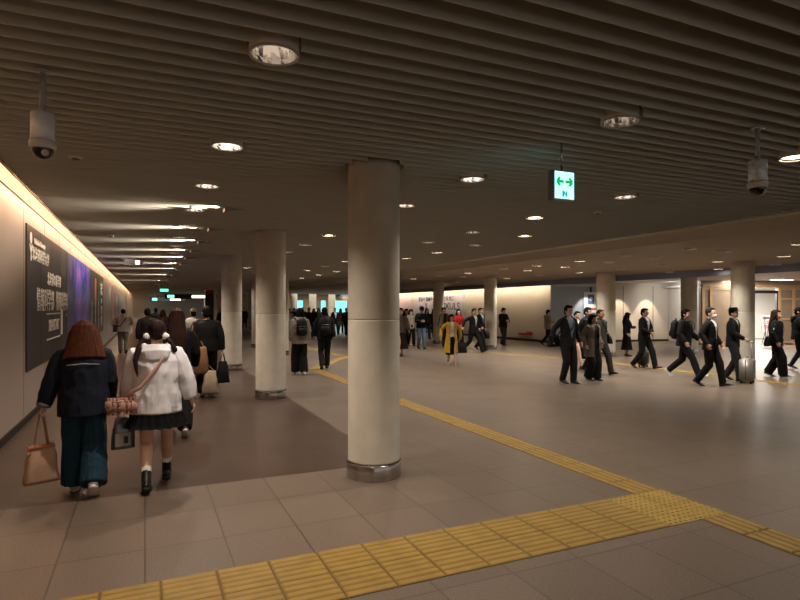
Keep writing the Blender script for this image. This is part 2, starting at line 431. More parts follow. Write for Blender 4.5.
for lab, x, z, ys in ROWS:
    zc = z if x < 9 else z - .019      # surface-mounted on the smooth board
    for k, y in enumerate(ys):
        br = 1 if (x, y) in BRIGHT else 3 if x > 9 else 2 if math.hypot(x, y) > 4.6 else 0
        L_ = 'round %s downlight, %s in the %s' % ('glowing white' if br == 1 else 'chrome', ORD[k], lab)
        if br not in dl0: dl0[br] = make_downlight(br); o = dl0[br]; o.location = (x, y, zc); o['label'] = L_
        else: o = dup(dl0[br], (x, y, zc), 0, L_)
        o['group'] = 'downlights in the ceiling'
        warm = (1, .85, .71) if x < 1 else (1, .90, .79) if x < 7 else (1, .92, .80)
        spot('downlight_beam', (x, y, zc - .014), (x, y, 0), KX[x] * 4.6, 118, .9, warm, .05)

# wall washers under the slats: wedge housings that throw light along the slats to the left wall
M_wash = mat('washer_grey', (.62, .58, .54), .5)
wy = [8.15, 10.3, 12.4, 14.45, 16.5, 18.9, 21.5, 25.5, 31.]
for k, y in enumerate(wy):
    t = thing('wall_washer', 'grey wedge-shaped wall washer under the slats, %s of its row along the walkway' % ORD[k], 'ceiling lamp', (1.14, y, ZS), 0, 'wall washers over the walkway')
    bm = bmesh.new()
    v = [bm.verts.new(p) for p in ((-.14, -.09, -.002), (-.14, .09, -.002), (.14, .02, -.002), (.14, -.02, -.002), (-.14, -.09, -.06), (-.14, .09, -.06), (.14, .02, -.014), (.14, -.02, -.014))]
    for f in ((0, 1, 2, 3), (4, 7, 6, 5), (0, 4, 5, 1), (1, 5, 6, 2), (2, 6, 7, 3), (3, 7, 4, 0)): bm.faces.new([v[i] for i in f])
    bmesh.ops.bevel(bm, geom=bm.edges[:], offset=.004, segments=1, affect='EDGES')
    obj('housing', bm, M_wash, t)
    bm = bmesh.new(); box(bm, (-.147, -.075, -.052), (-.139, .075, -.012), .002); obj('lens', bm, emit('washer_lens', (1, .86, .7), .3), t)
    spot('washer_beam', (.98, y, ZS - .05), (-1.5, y, ZS + .42), 120, 80, .7, (1, .84, .70), .015)

# cove lamps
area('cove_lamp', (SL0 - .06, 27, 3.34), (WX, 27, 3.10), 66, .04, 330, (1, .74, .50))
area('cove_lamp_right', (16.75, 50.6, 2.79), (17.3, 50.6, 2.55), 58.6, .06, 400, (1, .80, .56))

# ================================================================== TACTILE PAVING, BOARDS, SIGNS, CAMERAS
M_yel = mat('tactile_yellow', (.57, .455, .185), .55, var=.14, vscale=7, spec=.4)
M_yel2 = mat('tactile_yellow_worn', (.62, .51, .24), .55, var=.14, vscale=7, spec=.4)
M_yeld = mat('tactile_plate_shaded', (.44, .34, .12), .65, var=.14, vscale=7)  # plate coloured darker, painting in shade between the raised bars
M_grout = mat('tactile_grout', (.30, .22, .08), .8)
def bar(bm, x0, y0, x1, y1, z0=.004, h=.005):
    """a raised bar with sloped sides, pressed out of the plate"""
    b = [bm.verts.new((x, y, z0)) for x, y in ((x0, y0), (x1, y0), (x1, y1), (x0, y1))]
    i = .006
    t = [bm.verts.new((x, y, z0 + h)) for x, y in ((x0 + i, y0 + i), (x1 - i, y0 + i), (x1 - i, y1 - i), (x0 + i, y1 - i))]
    bm.faces.new(t)
    for k in range(4): bm.faces.new((b[k], b[(k + 1) % 4], t[(k + 1) % 4], t[k]))
def plate(bm, x0, y0, x1, y1, g=.0025): box(bm, (x0 + g, y0 + g, .0005), (x1 - g, y1 - g, .0042))
def strip_x(name, label, x0, x1, y0, y1, ts=.3135, nb=5, m=M_yel):
    t = thing(name, label, 'tactile paving', (x0, y0, 0)); nrow = round((y1 - y0) / ts); rh = (y1 - y0) / nrow
    bm = bmesh.new(); br = bmesh.new(); nx = max(1, round((x1 - x0) / ts)); w = (x1 - x0) / nx
    box(bm, (0, 0, .0002), (x1 - x0, y1 - y0, .0012)); obj('bed', bm, M_grout, t)
    bm = bmesh.new(); bp = bmesh.new()
    for i in range(nx):
        for j in range(nrow):
            plate(bp, i * w, j * rh, (i + 1) * w, (j + 1) * rh)
            for k in range(nb):
                c = j * rh + (k + .5) * rh / nb
                bar(bm, i * w + .008, c - .0255, (i + 1) * w - .008, c + .0255)
    obj('tile', bp, M_yeld, t); obj('raised_bars', bm, m, t); br.free(); return t
def strip_y(name, label, pts, width, ts=.33, nb=4, m=M_yel, detail=True):
    """runs along a polyline; drawn in world metres, bars along the run"""
    t = thing(name, label, 'tactile paving', (*pts[0], 0)); bm = bmesh.new(); bd = bmesh.new(); bb = bmesh.new()
    for p, q in zip(pts, pts[1:]):
        p, q = V(p), V(q); d = (q - p).normalized(); n = V((-d.y, d.x)); L = (q - p).length
        mt = M(((d.x, n.x, 0, 0), (d.y, n.y, 0, 0), (0, 0, 1, 0), (0, 0, 0, 1))); mt.translation = (*(p - V(pts[0])), 0)
        k = max(1, round(L / ts)); b0 = bmesh.new(); b1 = bmesh.new(); b2 = bmesh.new()
        box(b1, (0, -width / 2, .0002), (L, width / 2, .0012))
        for i in range(k):
            x0, x1 = i * L / k, (i + 1) * L / k
            plate(b0, x0, -width / 2, x1, width / 2)
            if detail:
                for j in range(nb):
                    c = -width / 2 + (j + .5) * width / nb
                    bar(b2, x0 + .008, c - .022, x1 - .008, c + .022)
        for b, dst in ((b0, bm), (b1, bd), (b2, bb)):
            bmesh.ops.transform(b, matrix=mt, verts=b.verts)
            me = bpy.data.meshes.new('x'); b.to_mesh(me); dst.from_mesh(me); b.free(); bpy.data.meshes.remove(me)
    obj('bed', bd, M_grout, t); obj('tile', bm, M_yeld if detail else m, t)
    if detail: obj('raised_bars', bb, m, t)
    else: bb.free()
    return t
strip_x('tactile_strip', 'wide yellow guiding strip of raised bars crossing the floor in front of the nearest pillar', -3.6 + .3135 * 6.6, 3.64, 3.06, 3.72)
# warning block of dots
t = thing('tactile_block', 'yellow block of raised dots where the guiding strips meet', 'tactile paving', (3.64, 3.06, 0))
bm = bmesh.new(); box(bm, (0, 0, .0002), (.65, .66, .0012)); obj('bed', bm, M_grout, t)
bm = bmesh.new()
for i in range(2):
    for j in range(2): plate(bm, i * .325, j * .33, (i + 1) * .325, (j + 1) * .33)
for i in range(12):
    for j in range(12):
        cx, cy = .0271 + i * .0542, .0275 + j * .055
        if i % 2 == j % 2 or True:
            lathe(bm, [(.012, .0042), (.009, .0115), (0, .009)], (cx, cy), n=8)
obj('tile', bm, M_yel2, t)
strip_y('tactile_strip', 'yellow guiding strip running from the dotted block into the distance beside the nearest pillar', [(4.12, 3.72), (4.12, 14.6)], .31)
strip_y('tactile_strip', 'yellow guiding strip leaving the dotted block towards the viewer on its right', [(4.13, -2), (4.13, 3.06)], .31)
strip_y('tactile_strip', 'yellow strip slanting across the far floor by the man with the black rucksack', [(4.05, 14.75), (6.3, 18.3)], .31, detail=False)
strip_y('tactile_strip', 'farthest yellow strip, beyond the two rucksack wearers', [(6.1, 18.5), (6.1, 34)], .31, detail=False)
strip_y('tactile_strip', 'yellow strip under the walkers on the far right of the hall', [(12.75, -2), (12.75, 13.6), (12.0, 16.3), (10.6, 19.6), (10.4, 34)], .31, detail=False)

# ---- big advertising board on the left wall; (u, z) -> u along the corridor
M_board = mat('board_brown', (.185, .15, .135), .45, var=.04, vscale=1)
M_ink = mat('white_lettering', (.97, .95, .93), .5)
def wallmtx(u, z, x=WX): return M(((0, 0, 1, x), (1, 0, 0, u), (0, 1, 0, z), (0, 0, 0, 1)))
tb = thing('advertising_board', 'huge dark brown advertising board with white characters on the left wall', 'advertising board', (WX, 9.62, .73))
def on_board(o): o.matrix_parent_inverse = M.Translation((-WX, -9.62, -.73)); return o
bm = bmesh.new()
BX = WX + .022
box(bm, (WX + .001, 9.62, .73), (BX, 26.0, 2.88), .003)
o = on_board(obj('panel', bm, M_board, tb))
bm = bmesh.new()
for k in range(1, 14):
    y = 9.62 + k * 1.19
    box(bm, (BX, y - .006, .735), (BX + .0012, y + .006, 2.875))
on_board(obj('panel_seam', bm, M_seam, tb))
# artwork: a glowing-looking blue and violet print
m_art = bpy.data.materials.new('blue_violet_print'); m_art.use_nodes = True
nt = m_art.node_tree; N, L = nt.nodes, nt.links; b = N['Principled BSDF']; b.inputs['Roughness'].default_value = .4
tc = N.new('ShaderNodeTexCoord'); sp = N.new('ShaderNodeSeparateXYZ'); L.new(tc.outputs['Generated'], sp.inputs[0])
mp = N.new('ShaderNodeMapping'); mp.inputs['Scale'].default_value = (1, 3.2, 1.1); L.new(tc.outputs['Generated'], mp.inputs[0])
ns = N.new('ShaderNodeTexNoise'); ns.inputs['Scale'].default_value = 2.2; ns.inputs['Detail'].default_value = 7; ns.inputs['Distortion'].default_value = 1.2; L.new(mp.outputs[0], ns.inputs[0])
r1 = N.new('ShaderNodeValToRGB'); e = r1.color_ramp.elements
for pos, c in ((.24, (.08, .06, .18)), (.38, (.16, .20, .62)), (.50, (.36, .38, .86)), (.66, (.78, .36, .74)), (.74, (.95, .75, .92))):
    k = e.new(pos); k.color = (*lin(c), 1)
e.remove(e[0]); e.remove(e[-1])
L.new(ns.outputs['Fac'], r1.inputs['Fac'])
r2 = N.new('ShaderNodeValToRGB'); e = r2.color_ramp.elements; e[0].position = 0; e[0].color = (0, 0, 0, 1); e[1].position = 1; e[1].color = (0, 0, 0, 1)
for pos in (.38, .78): k = e.new(pos); k.color = (1, 1, 1, 1)
L.new(sp.outputs['Y'], r2.inputs['Fac'])
mx = N.new('ShaderNodeMix'); mx.data_type = 'RGBA'; mx.inputs['A'].default_value = (*lin((.185, .15, .135)), 1)
L.new(r2.outputs['Color'], mx.inputs['Factor']); L.new(r1.outputs['Color'], mx.inputs['B']); L.new(mx.outputs['Result'], b.inputs['Base Color'])
bm = bmesh.new(); box(bm, (BX, 14.1, .735), (BX + .003, 20.0, 2.875)); on_board(obj('artwork', bm, m_art, tb))
tx = BX + .001
def bt(name, s, size, u, z, bold=0., sx=1.): return on_board(text(name, s, size, wallmtx(u, z, tx), M_ink, tb, .003, bold, 'CENTER', sx))
bt('lettering', '北海道科学大学', .23, 10.85, 2.47, .001)
bt('lettering', 'Hokkaido University', .125, 10.72, 2.68, .002)
bt('lettering', '北海道の新学部', .25, 12.35, 2.15, .001)
bt('lettering', '情報科学部', .40, 11.35, 1.76, .002, .93)
bt('lettering', '情報科学科', .40, 13.45, 1.76, .002, .90)
bt('lettering', '※', .12, 14.1, 1.5)
bt('lettering', '2024.4START', .29, 12.3, 1.33, .003, .82)
bm = bmesh.new()
for z in (1.10, 1.55): box(bm, (tx, 11.4, z - .012), (tx + .004, 13.1, z + .012))
box(bm, (tx, 13.18, 1.12), (tx + .004, 13.45, 1.62)); on_board(obj('lettering_frame', bm, M_ink, tb))
# emblem: a disc over a Y-shaped torch
bm = bmesh.new()
lathe(bm, [(.085, 0), (.085, .004), (0, .004)], n=28); bmesh.ops.transform(bm, matrix=wallmtx(9.92, 2.70, tx), verts=bm.verts)
for a, b2, w2 in (((9.92, 2.36), (9.92, 2.49), .035), ((9.92, 2.47), (9.82, 2.60), .03), ((9.92, 2.47), (10.02, 2.60), .03)):
    d = (V(b2) - V(a)).normalized(); n = V((-d.y, d.x)) * w2
    f = [bm.verts.new((tx + .004, *(p))) for p in (V(a) - n, V(b2) - n, V(b2) + n, V(a) + n)]
    fc = bm.faces.new(f)
    ex = bmesh.ops.extrude_face_region(bm, geom=[fc]); bmesh.ops.translate(bm, vec=(-.004, 0, 0), verts=[v for v in ex['geom'] if isinstance(v, bmesh.types.BMVert)])
on_board(obj('emblem', bm, M_ink, tb))
# coloured columns and small white text at the far end
for u, c, z0, z1 in ((20.5, (.20, .22, .42), 1.55, 2.62), (22.0, (.86, .36, .14), 1.9, 2.66), (23.4, (.15, .52, .26), 1.9, 2.62)):
    bm = bmesh.new(); box(bm, (BX, u - .33, z0), (BX + .003, u + .33, z1)); on_board(obj('colour_bar', bm, mat('bar_print', c, .45), tb))
for u in (20.5, 22.0, 23.4):
    bt('lettering', '情\n報\n科\n学', .26, u, 1.35, .003)
bt('lettering', '未来', .55, 24.9, 2.35, .008)
bt('lettering', '情報学', .2, 24.9, 1.9, .003)
bt('lettering', '学部\n学科', .42, 24.9, 1.3, .006)
# second board further on
m_p = mat('pale_print', (.72, .66, .62), .4, var=.35, vscale=1.1, stretch=(1, .5, 1))
t2 = thing('wall_poster', 'pale printed poster on the left wall beyond the dark board', 'poster', (WX, 32.5, .73))
bm = bmesh.new(); box(bm, (.001, 0, 0), (.02, 18, 2.1), .003); obj('panel', bm, m_p, t2)
for k, (u, c) in enumerate(((2, (.75, .35, .28)), (6.5, (.35, .50, .62)), (11, (.80, .62, .30)))):
    bm = bmesh.new(); box(bm, (.02, u, .45), (.023, u + 2.6, 1.75)); obj('picture', bm, mat('picture_print', c, .4, var=.3, vscale=2), t2)

# ---- posters on the right wall (reading direction runs towards the viewer)
PX = 17.3
def rmtx(u, z, x): return M(((0, 0, -1, x), (-1, 0, 0, u), (0, 1, 0, z), (0, 0, 0, 1)))
m_lil = mat('lilac_print', (.78, .75, .80), .45, var=.16, vscale=1.2, stretch=(1, 1.4, .12))
m_ink2 = mat('dark_lettering', (.16, .15, .17), .5)
t = thing('wall_poster', 'wide lilac poster with dark lettering on the right wall behind the slim pillar', 'poster', (PX, 28.95, .5))
bm = bmesh.new(); box(bm, (-.02, 0, 0), (-.001, 6.9, 1.98), .003); obj('panel', bm, m_lil, t)
def rp(name, s, size, u, z, bold, sx=1.):
    o = text(name, s, size, rmtx(u, z, PX - .021), m_ink2, t, .002, bold, 'CENTER', sx); o.matrix_parent_inverse = M.Translation((-PX, -28.95, -.5)); return o
rp('lettering', 'AEXULS', .62, 30.9, 1.72, .004, 1.25)
rp('lettering', '中島公園 店舗', .30, 31.2, 2.2, .006)
rp('lettering', '開催中 開催中', .34, 34.1, 2.2, .006)
for u in (34.0,):
    bm = bmesh.new()
    ell(bm, (-.03, u - 28.95, 1.36), (.012, .09, .12), n=12); loft(bm, [(-.03, u - 28.95, 0.3), (-.03, u - 28.95, 1.15), (-.03, u - 28.95, 1.25)], [(.01, .2), (.01, .15), (.01, .06)], n=10); obj('printed_figure', bm, mat('figure_print', (.42, .36, .38), .5), t, True)
t = thing('wall_poster', 'pink and white poster at the far end of the right wall', 'poster', (PX, 36.3, .5))
bm = bmesh.new(); box(bm, (-.02, 0, 0), (-.001, 7.5, 2.0), .003); obj('panel', bm, mat('pink_print', (.86, .76, .78), .45, var=.15, vscale=1, stretch=(1, .6, .5)), t)
for u, z, c in ((.8, .55, (.88, .42, .28)), (2.6, .9, (.70, .78, .84)), (4.6, .5, (.85, .60, .62))):
    bm = bmesh.new(); ell(bm, (-.02, u, z), (.006, .5, .5), n=20); obj('printed_shape', bm, mat('shape_print', c, .5), t, True)
# small red sign lying low on the right wall
t = thing('floor_sign', 'small red sign on the right wall near the skirting', 'sign', (PX - .03, 23.1, .30))
bm = bmesh.new(); box(bm, (-.012, -.55, 0), (.028, .55, .09), .004); obj('plate', bm, mat('red_plate', (.62, .12, .08), .5), t)
bm = bmesh.new(); box(bm, (-.014, -.55, .1), (.028, -.1, .17), .004); obj('tab', bm, mat('red_tab', (.66, .2, .12), .5), t)

# ---- white notice on the cool wall, with the small camera above it
d = (B - A).normalized(); n = V((d.y, -d.x))
def backwall(px_t): return A + d * px_t
Rb = M(((d.x, 0, n.x, 0), (d.y, 0, n.y, 0), (0, 1, 0, 0), (0, 0, 0, 1)))
p = backwall(2.12)
t = thing('notice_board', 'white notice with a blue emblem on the cool grey wall beside the thick pillar', 'sign', (p.x, p.y, 1.2)); 
Rz = math.atan2(d.y, d.x); t.rotation_euler = (0, 0, Rz)
bm = bmesh.new(); box(bm, (-.42, -.03, 0), (.42, -.001, 1.25), .006); obj('frame', bm, mat('notice_frame', (.55, .56, .58), .4), t)
bm = bmesh.new(); box(bm, (-.385, -.034, .035), (.385, -.03, 1.215)); obj('sheet', bm, mat('notice_white', (.92, .92, .92), .5), t)
bm = bmesh.new()
box(bm, (-.17, -.037, .62), (.17, -.034, 1.08)); obj('emblem', bm, mat('notice_blue', (.30, .42, .62), .5), t)
bm = bmesh.new(); lathe(bm, [(.09, 0), (.09, .003), (0, .003)], n=24); bmesh.ops.transform(bm, matrix=M.Translation((0, -.037, .87)) @ M.Rotation(PI / 2, 4, 'X'), verts=bm.verts); obj('emblem_face', bm, mat('notice_white2', (.92, .92, .92), .5), t)
bm = bmesh.new(); box(bm, (-.33, -.037, .34), (.33, -.034, .44)); obj('red_line', bm, mat('notice_red', (.80, .38, .28), .5), t)
bm = bmesh.new(); box(bm, (-.33, -.037, .16), (.33, -.034, .22)); obj('grey_line', bm, mat('notice_grey', (.5, .5, .52), .5), t)
pc = p - d * .05 + n * .06
t = thing('wall_camera', 'small dark camera fixed above the white notice on the cool grey wall', 'camera', (pc.x, pc.y, 2.5), Rz)
bm = bmesh.new(); loft(bm, [(0, .06, .12), (0, 0, .1)], [.02, .02], n=10); obj('bracket', bm, M_black, t, True)
bm = bmesh.new(); loft(bm, [(.01, -.02, .12), (0, -.04, -.1)], [.05, .045], n=14); obj('body', bm, M_black, t, True)
# pale pipe rail along the cool wall
pr = backwall(.2) + n * .14; pq = backwall(2.75) + n * .14
t = thing('pipe', 'pale pipe running along the top of the cool grey wall', 'pipe', (pr.x, pr.y, 2.72))
bm = bmesh.new(); tube(bm, [(0, 0, 0), (*(pq - pr), 0)], .045, 12); obj('run', bm, M_whitep, t, True)
for s in (.2, .8):
    q = (pq - pr) * s; bm = bmesh.new(); box(bm, (q.x - .02, q.y - .02, .03), (q.x + .02, q.y + .02, .14)); obj('hanger', bm, M_whitep, t)

# ---- hanging exit sign
M_green = emit('sign_green', (.03, .62, .26), .9); M_teal = emit('sign_teal', (.03, .52, .50), .8)
M_face = emit('sign_face', (.60, .92, .98), 1.5)
t = thing('exit_sign', 'lit white hanging sign with green double arrow under the slatted ceiling', 'sign', (3.20, 3.78, 2.558))
bm = bmesh.new(); box(bm, (-.115, -.035, 0), (.115, .035, .25), .004); obj('housing', bm, mat('sign_grey', (.50, .50, .50), .45), t)
bm = bmesh.new(); tube(bm, [(0, 0, .248), (0, 0, .585)], .009, 10); obj('stem', bm, M_steel, t, True)
for s in (-1, 1):
    bm = bmesh.new(); box(bm, (-.1, s * .035 - .003, .014), (.1, s * .035 + .003, .238), .001); obj('face', bm, M_face, t)
    bm = bmesh.new(); y0 = s * .039
    def st(p, q, w2, z=y0):
        dd = (V(q) - V(p)).normalized(); nn = V((-dd.y, dd.x)) * w2
        f = bm.faces.new([bm.verts.new((v.x, z, v.y)) for v in (V(p) - nn, V(q) - nn, V(q) + nn, V(p) + nn)])
        e2 = bmesh.ops.extrude_face_region(bm, geom=[f]); bmesh.ops.translate(bm, vec=(0, -s * .002, 0), verts=[v for v in e2['geom'] if isinstance(v, bmesh.types.BMVert)])
    for k in (-1, 1):
        st((k * .008, .155), (k * .07, .155), .0115)
        st((k * .082, .155), (k * .048, .189), .0115); st((k * .082, .155), (k * .048, .121), .0115)
    obj('arrow', bm, M_green, t)
    bm = bmesh.new()
    for q in (-.020, -.008): st((q, .03), (q, .078), .0055)
    st((.022, .03), (.022,   .078), .007); st((-.008, .074), (.022, .034), .006); st((-.02, .054), (-.008, .054), .004)
    obj('mark', bm, M_teal, t)

# ---- dome cameras on poles
def dome_camera(loc, label, hz):
    t = thing('dome_camera', label, 'security camera', loc, .4)
    bm = bmesh.new(); tube(bm, [(0, 0, .16), (0, 0, hz)], .0165, 14); obj('pole', bm, M_plastic, t, True)
    bm = bmesh.new(); lathe(bm, [(0, hz - .012), (.05, hz - .012), (.05, hz), (0, hz)], n=24); obj('ceiling_plate', bm, M_plastic, t, True)
    bm = bmesh.new(); lathe(bm, [(0, 0), (.060, 0), (.064, .004), (.064, .155), (.058, .163), (.02, .168), (.018, .18), (0, .18)], n=36); obj('housing', bm, mat('camera_grey', (.86, .88, .92), .35, .15), t, True)
    bm = bmesh.new(); lathe(bm, [(0, 0), (.066, 0), (.071, -.012), (.071, -.032), (.066, -.045), (.058, -.05), (0, -.05)], n=36); obj('collar', bm, M_whitep, t, True)
    bm = bmesh.new(); lathe(bm, [(.057, -.049)] + [(.057 * math.cos(a), -.05 - .057 * math.sin(a)) for a in [k * PI / 16 for k in range(1, 8)]] + [(0, -.107)], n=32); obj('dome', bm, mat('dome_black', (.03, .03, .035), .06), t, True)
    bm = bmesh.new(); ell(bm, (0, -.03, -.075), (.022, .018, .022)); 
    for v in bm.verts: v.co.y -= .012
    obj('lens', bm, mat('lens_pale', (.75, .72, .66), .2), t, True)
    for ch in t.children:
        for p in ch.data.polygons: p.use_smooth = abs(p.normal.z) < .9 or ch.name.startswith(('dome', 'lens'))
dome_camera((-.55, 3.91, 2.645), 'grey dome camera hanging on a pole near the left wall cove', ZS + .02 - 2.643)
dome_camera((4.28, 2.82, 2.625), 'grey dome camera hanging on a pole right of the exit sign', ZS + .02 - 2.643)

# ---- ceiling bits over the walkway
t = thing('ceiling_box', 'white box-shaped fixture on a bracket under the slats above the walkway', 'ceiling fixture', (-.29, 17.5, ZS - .2))
bm = bmesh.new(); box(bm, (-.24, -.12, 0), (.24, .12, .16), .012); obj('body', bm, M_whitep, t)
bm = bmesh.new(); box(bm, (-.32, -.05, .155), (.32, .05, .2), .005); obj('bracket', bm, M_plastic, t)
bm = bmesh.new(); box(bm, (.05, -.128, .03), (.15, -.118, .13), .004); obj('window', bm, emit('box_lamp', (1, .93, .85), 3), t)
sens = [((-.58, 5.94), 'small round sensor in the slats beside the left dome camera'), ((-.59, 12.13), 'small round sensor in the slats above the dark advertising board'), ((5.97, 6.28), 'small round sensor in the slats right of the exit sign')]
for (x, y), lab in sens:
    t = thing('ceiling_sensor', lab, 'sensor', (x, y, ZS))
    bm = bmesh.new(); lathe(bm, [(0, .004), (.062, .004), (.062, -.006), (.05, -.016), (.02, -.02), (0, -.02)], n=24); obj('body', bm, M_whitep, t, True)
    bm = bmesh.new(); lathe(bm, [(.034, -.019), (.03, -.026), (0, -.027)], n=20); obj('eye', bm, M_black, t, True)

# ---- things in the distance
M_cyan = emit('cyan_window', (.42, .80, .86), 1.3)
M_far = mat('far_facade', (.66, .58, .48), .6)
bm = bmesh.new()
YF = 50.
for a in ((6.2, 17.3, 2.3, 2.86), (6.2, 12.25, 0, 2.3), (12.98, 13.7, 0, 2.3), (15.1, 15.9, 0, 2.3), (17.15, 17.3, 0, 2.3)):
    box(bm, (a[0], YF, a[2]), (a[1], YF + .2, a[3]))
struct('wall_shopfront', bm, M_far)
for k, (x0, x1) in enumerate(((12.25, 12.98), (14.66, 15.1), (15.9, 17.15))):
    bm = bmesh.new(); box(bm, (x0, YF + .08, .08), (x1, YF + .12, 2.3)); box(bm, (x0, YF + .03, 1.05), (x1, YF + .1, 1.09)); struct('window_%d' % (k + 1), bm, M_cyan)
bm = bmesh.new(); box(bm, (13.7, YF + .05, 0), (14.66, YF + .1, 2.3)); struct('door_2', bm, mat('grey_shutter', (.66, .62, .58), .5))
# hanging direction signs at the end of the walkway
M_signb = mat('sign_black', (.07, .07, .08), .5)
def hang_sign(x, y, z, w2, h, lab, items):
    t = thing('hanging_sign', lab, 'sign', (x, y, z))
    bm = bmesh.new(); box(bm, (-w2 / 2, -.06, 0), (w2 / 2, .06, h), .006); obj('panel', bm, M_signb, t)
    for q in (-.35, .35):
        bm = bmesh.new(); tube(bm, [(w2 * q, 0, h - .01), (w2 * q, 0, 3.03 - z)], .02, 8); obj('rod', bm, M_plastic, t, True)
    for (a, b2, c) in items:
        bm = bmesh.new(); box(bm, (a, -.07, h * .2), (b2, -.06, h * .8)); obj('lit_panel', bm, emit('lit_panel', c, 1.6), t)
hang_sign(3.6, 48., 2.35, 4.4, .38, 'long black hanging sign with lit panels at the end of the walkway', [(-2.0, -1.5, (.45, .95, .85)), (-.2, .9, (1, .95, .85))])
hang_sign(1.9, 56., 2.25, 3.0, .34, 'farther black hanging sign with a lit panel, behind the longer one', [(-1.3, -.9, (.5, .95, .9)), (.2, 1.1, (1, .96, .9))])
hang_sign(1.0, 35., 2.52, .5, .26, 'small green lit sign hanging over the middle of the walkway', [(-.22, .22, (.35, .9, .7))])
t = thing('info_pillar_sign', 'tall narrow black sign with a red top left of the third pillar', 'sign', (3.75, 38, 0))
bm = bmesh.new(); box(bm, (-.25, -.08, 0), (.25, .08, 2.55), .01); obj('panel', bm, M_signb, t)
bm = bmesh.new(); box(bm, (-.25, -.09, 2.55), (.25, .09, 2.8), .01); obj('top_panel', bm, mat('red_top', (.70, .12, .10), .5), t)
area('far_hall_fill', (6, 66, 2.9), (6, 66, 0), 12, 10, 200, (.8, .95, 1.))  # these area fills are added to brighten the far hall
area('far_hall_fill', (13.5, 46, 2.8), (13.5, 46, 0), 5, 5, 130, (1, .92, .8))
area('far_hall_fill', (2.5, 54, 2.95), (2.5, 54, 0), 3, 4, 160, (1, .9, .75))

# ---- shop zone: lamps, added fills, easel sign
for k, tt in enumerate((.56, .8)):
    p = A + (B - A) * tt + n * .85
    spot('wall_lamp_beam', (p.x, p.y, 2.83), (p.x - n.x * .62, p.y - n.y * .62, 1.2), 150, 58, .5, (1, .80, .58), .02)
p = A + (B - A) * .28 + n * .8
spot('wall_lamp_beam', (p.x, p.y, 2.83), (p.x - n.x * .6, p.y - n.y * .6, 1.2), 110, 60, .5, (1, .95, .85), .02)
area('shop_front_fill', (23.9, 15.3, 2.84), (23.9, 15.3, 0), 4, 1.0, 190, (1, .90, .76))  # fills added to brighten the panels before the shop
area('shop_front_fill', (22.5, 11, 2.84), (22.5, 11, 0), 5, 1.0, 120, (1, .90, .76))
pS = on(3.2, 2.2); area('shop_lamp', (pS.x, pS.y, 2.58), (pS.x, pS.y, 0), 3, 3, 800, (1, .98, .95))
pW = (B + D) / 2; area('return_lamp', (pW.x - 1.2, pW.y - .2, 2.8), (pW.x, pW.y, 1.4), .3, .6, 40, (1, .97, .92))
# ceiling light panel before the shop
t = thing('ceiling_panel_light', 'flat white ceiling light in front of the shop door', 'ceiling lamp', (*on(2.8, -1.3), 2.86))
bm = bmesh.new(); box(bm, (-.42, -.3, -.03), (.42, .3, -.001), .005); obj('frame', bm, M_whitep, t)
bm = bmesh.new(); box(bm, (-.38, -.26, -.034), (.38, .26, -.03)); obj('diffuser', bm, emit('panel_light', (1, .98, .95), 5), t)
# goods inside the shop: a lit display with coloured sheets
for k, (tt, o_, z, w2, h, c, lab) in enumerate(((3.9, 4.9, .9, 1.6, .8, (.55, .78, .60), 'green poster inside the bright shop'), (2.2, 4.9, .8, 1.1, 1.0, (.82, .70, .72), 'pink poster inside the bright shop'), (5.4, 4.9, .8, 1.2, .9, (.6, .72, .85), 'blue poster inside the bright shop'))):
    p = on(tt, o_); t = thing('shop_poster', lab, 'poster', (p.x, p.y, z), math.atan2(ED.y, ED.x))
    bm = bmesh.new(); box(bm, (-w2 / 2, -.02, 0), (w2 / 2, .02, h), .004); obj('panel', bm, mat('shop_print', c, .5, var=.2, vscale=3), t)
pE = on(2.72, -.75)
t = thing('easel_sign', 'white and pink sign board on an easel before the shop door', 'sign', (pE.x, pE.y, 0), math.atan2(ED.y, ED.x) + .15)
bm = bmesh.new(); box(bm, (-.46, -.02, 0), (.46, .02, .72), .006); o = obj('board', bm, mat('easel_white', (.90, .87, .88), .5), t); o.location = (0, 0, .62); o.rotation_euler = (-.12, 0, 0)
bm = bmesh.new()
for z, x0, x1 in ((.14, -.3, .36), (.22, -.36, .3), (.34, -.2, .38), (.42, -.2, .3)): box(bm, (x0, -.026, z), (x1, -.02, z + .05))
q = obj('print', bm, mat('easel_pink', (.86, .45, .52), .5), o)
bm = bmesh.new(); box(bm, (-.38, -.026, .54), (-.02, -.02, .64)); obj('heading', bm, mat('easel_grey', (.42, .40, .42), .5), o)
for sx in (-1, 1):
    bm = bmesh.new(); tube(bm, [(sx * .34, -.02, 1.3), (sx * .40, -.14, .014)], .014, 8); obj('leg', bm, M_black, t, True)
bm = bmesh.new(); tube(bm, [(0, .06, 1.25), (0, .45, .014)], .014, 8); obj('leg', bm, M_black, t, True)

# ================================================================== PEOPLE
SKIN = mat('skin', (.80, .64, .55), .55, var=.05, vscale=14, spec=.35)
SKIN2 = mat('skin_tan', (.70, .50, .39), .55, var=.05, vscale=14, spec=.35)
EYEW = mat('eye_white', (.85, .83, .80), .3); EYED = mat('eye_dark', (.06, .04, .03), .25)
LIP = mat('lips', (.66, .38, .34), .5)
HAIRM = {}
def hairmat(rgb):
    k = tuple(rgb)
    if k not in HAIRM: HAIRM[k] = mat('hair', rgb, .7, var=.35, vscale=60, bump=.004, bscale=70, stretch=(1, 1, .06), spec=.12)
    return HAIRM[k]
BLK, DRK, BRN, AUB, GRY = (.035, .030, .029), (.065, .048, .04), (.17, .10, .07), (.29, .15, .09), (.17, .165, .16)

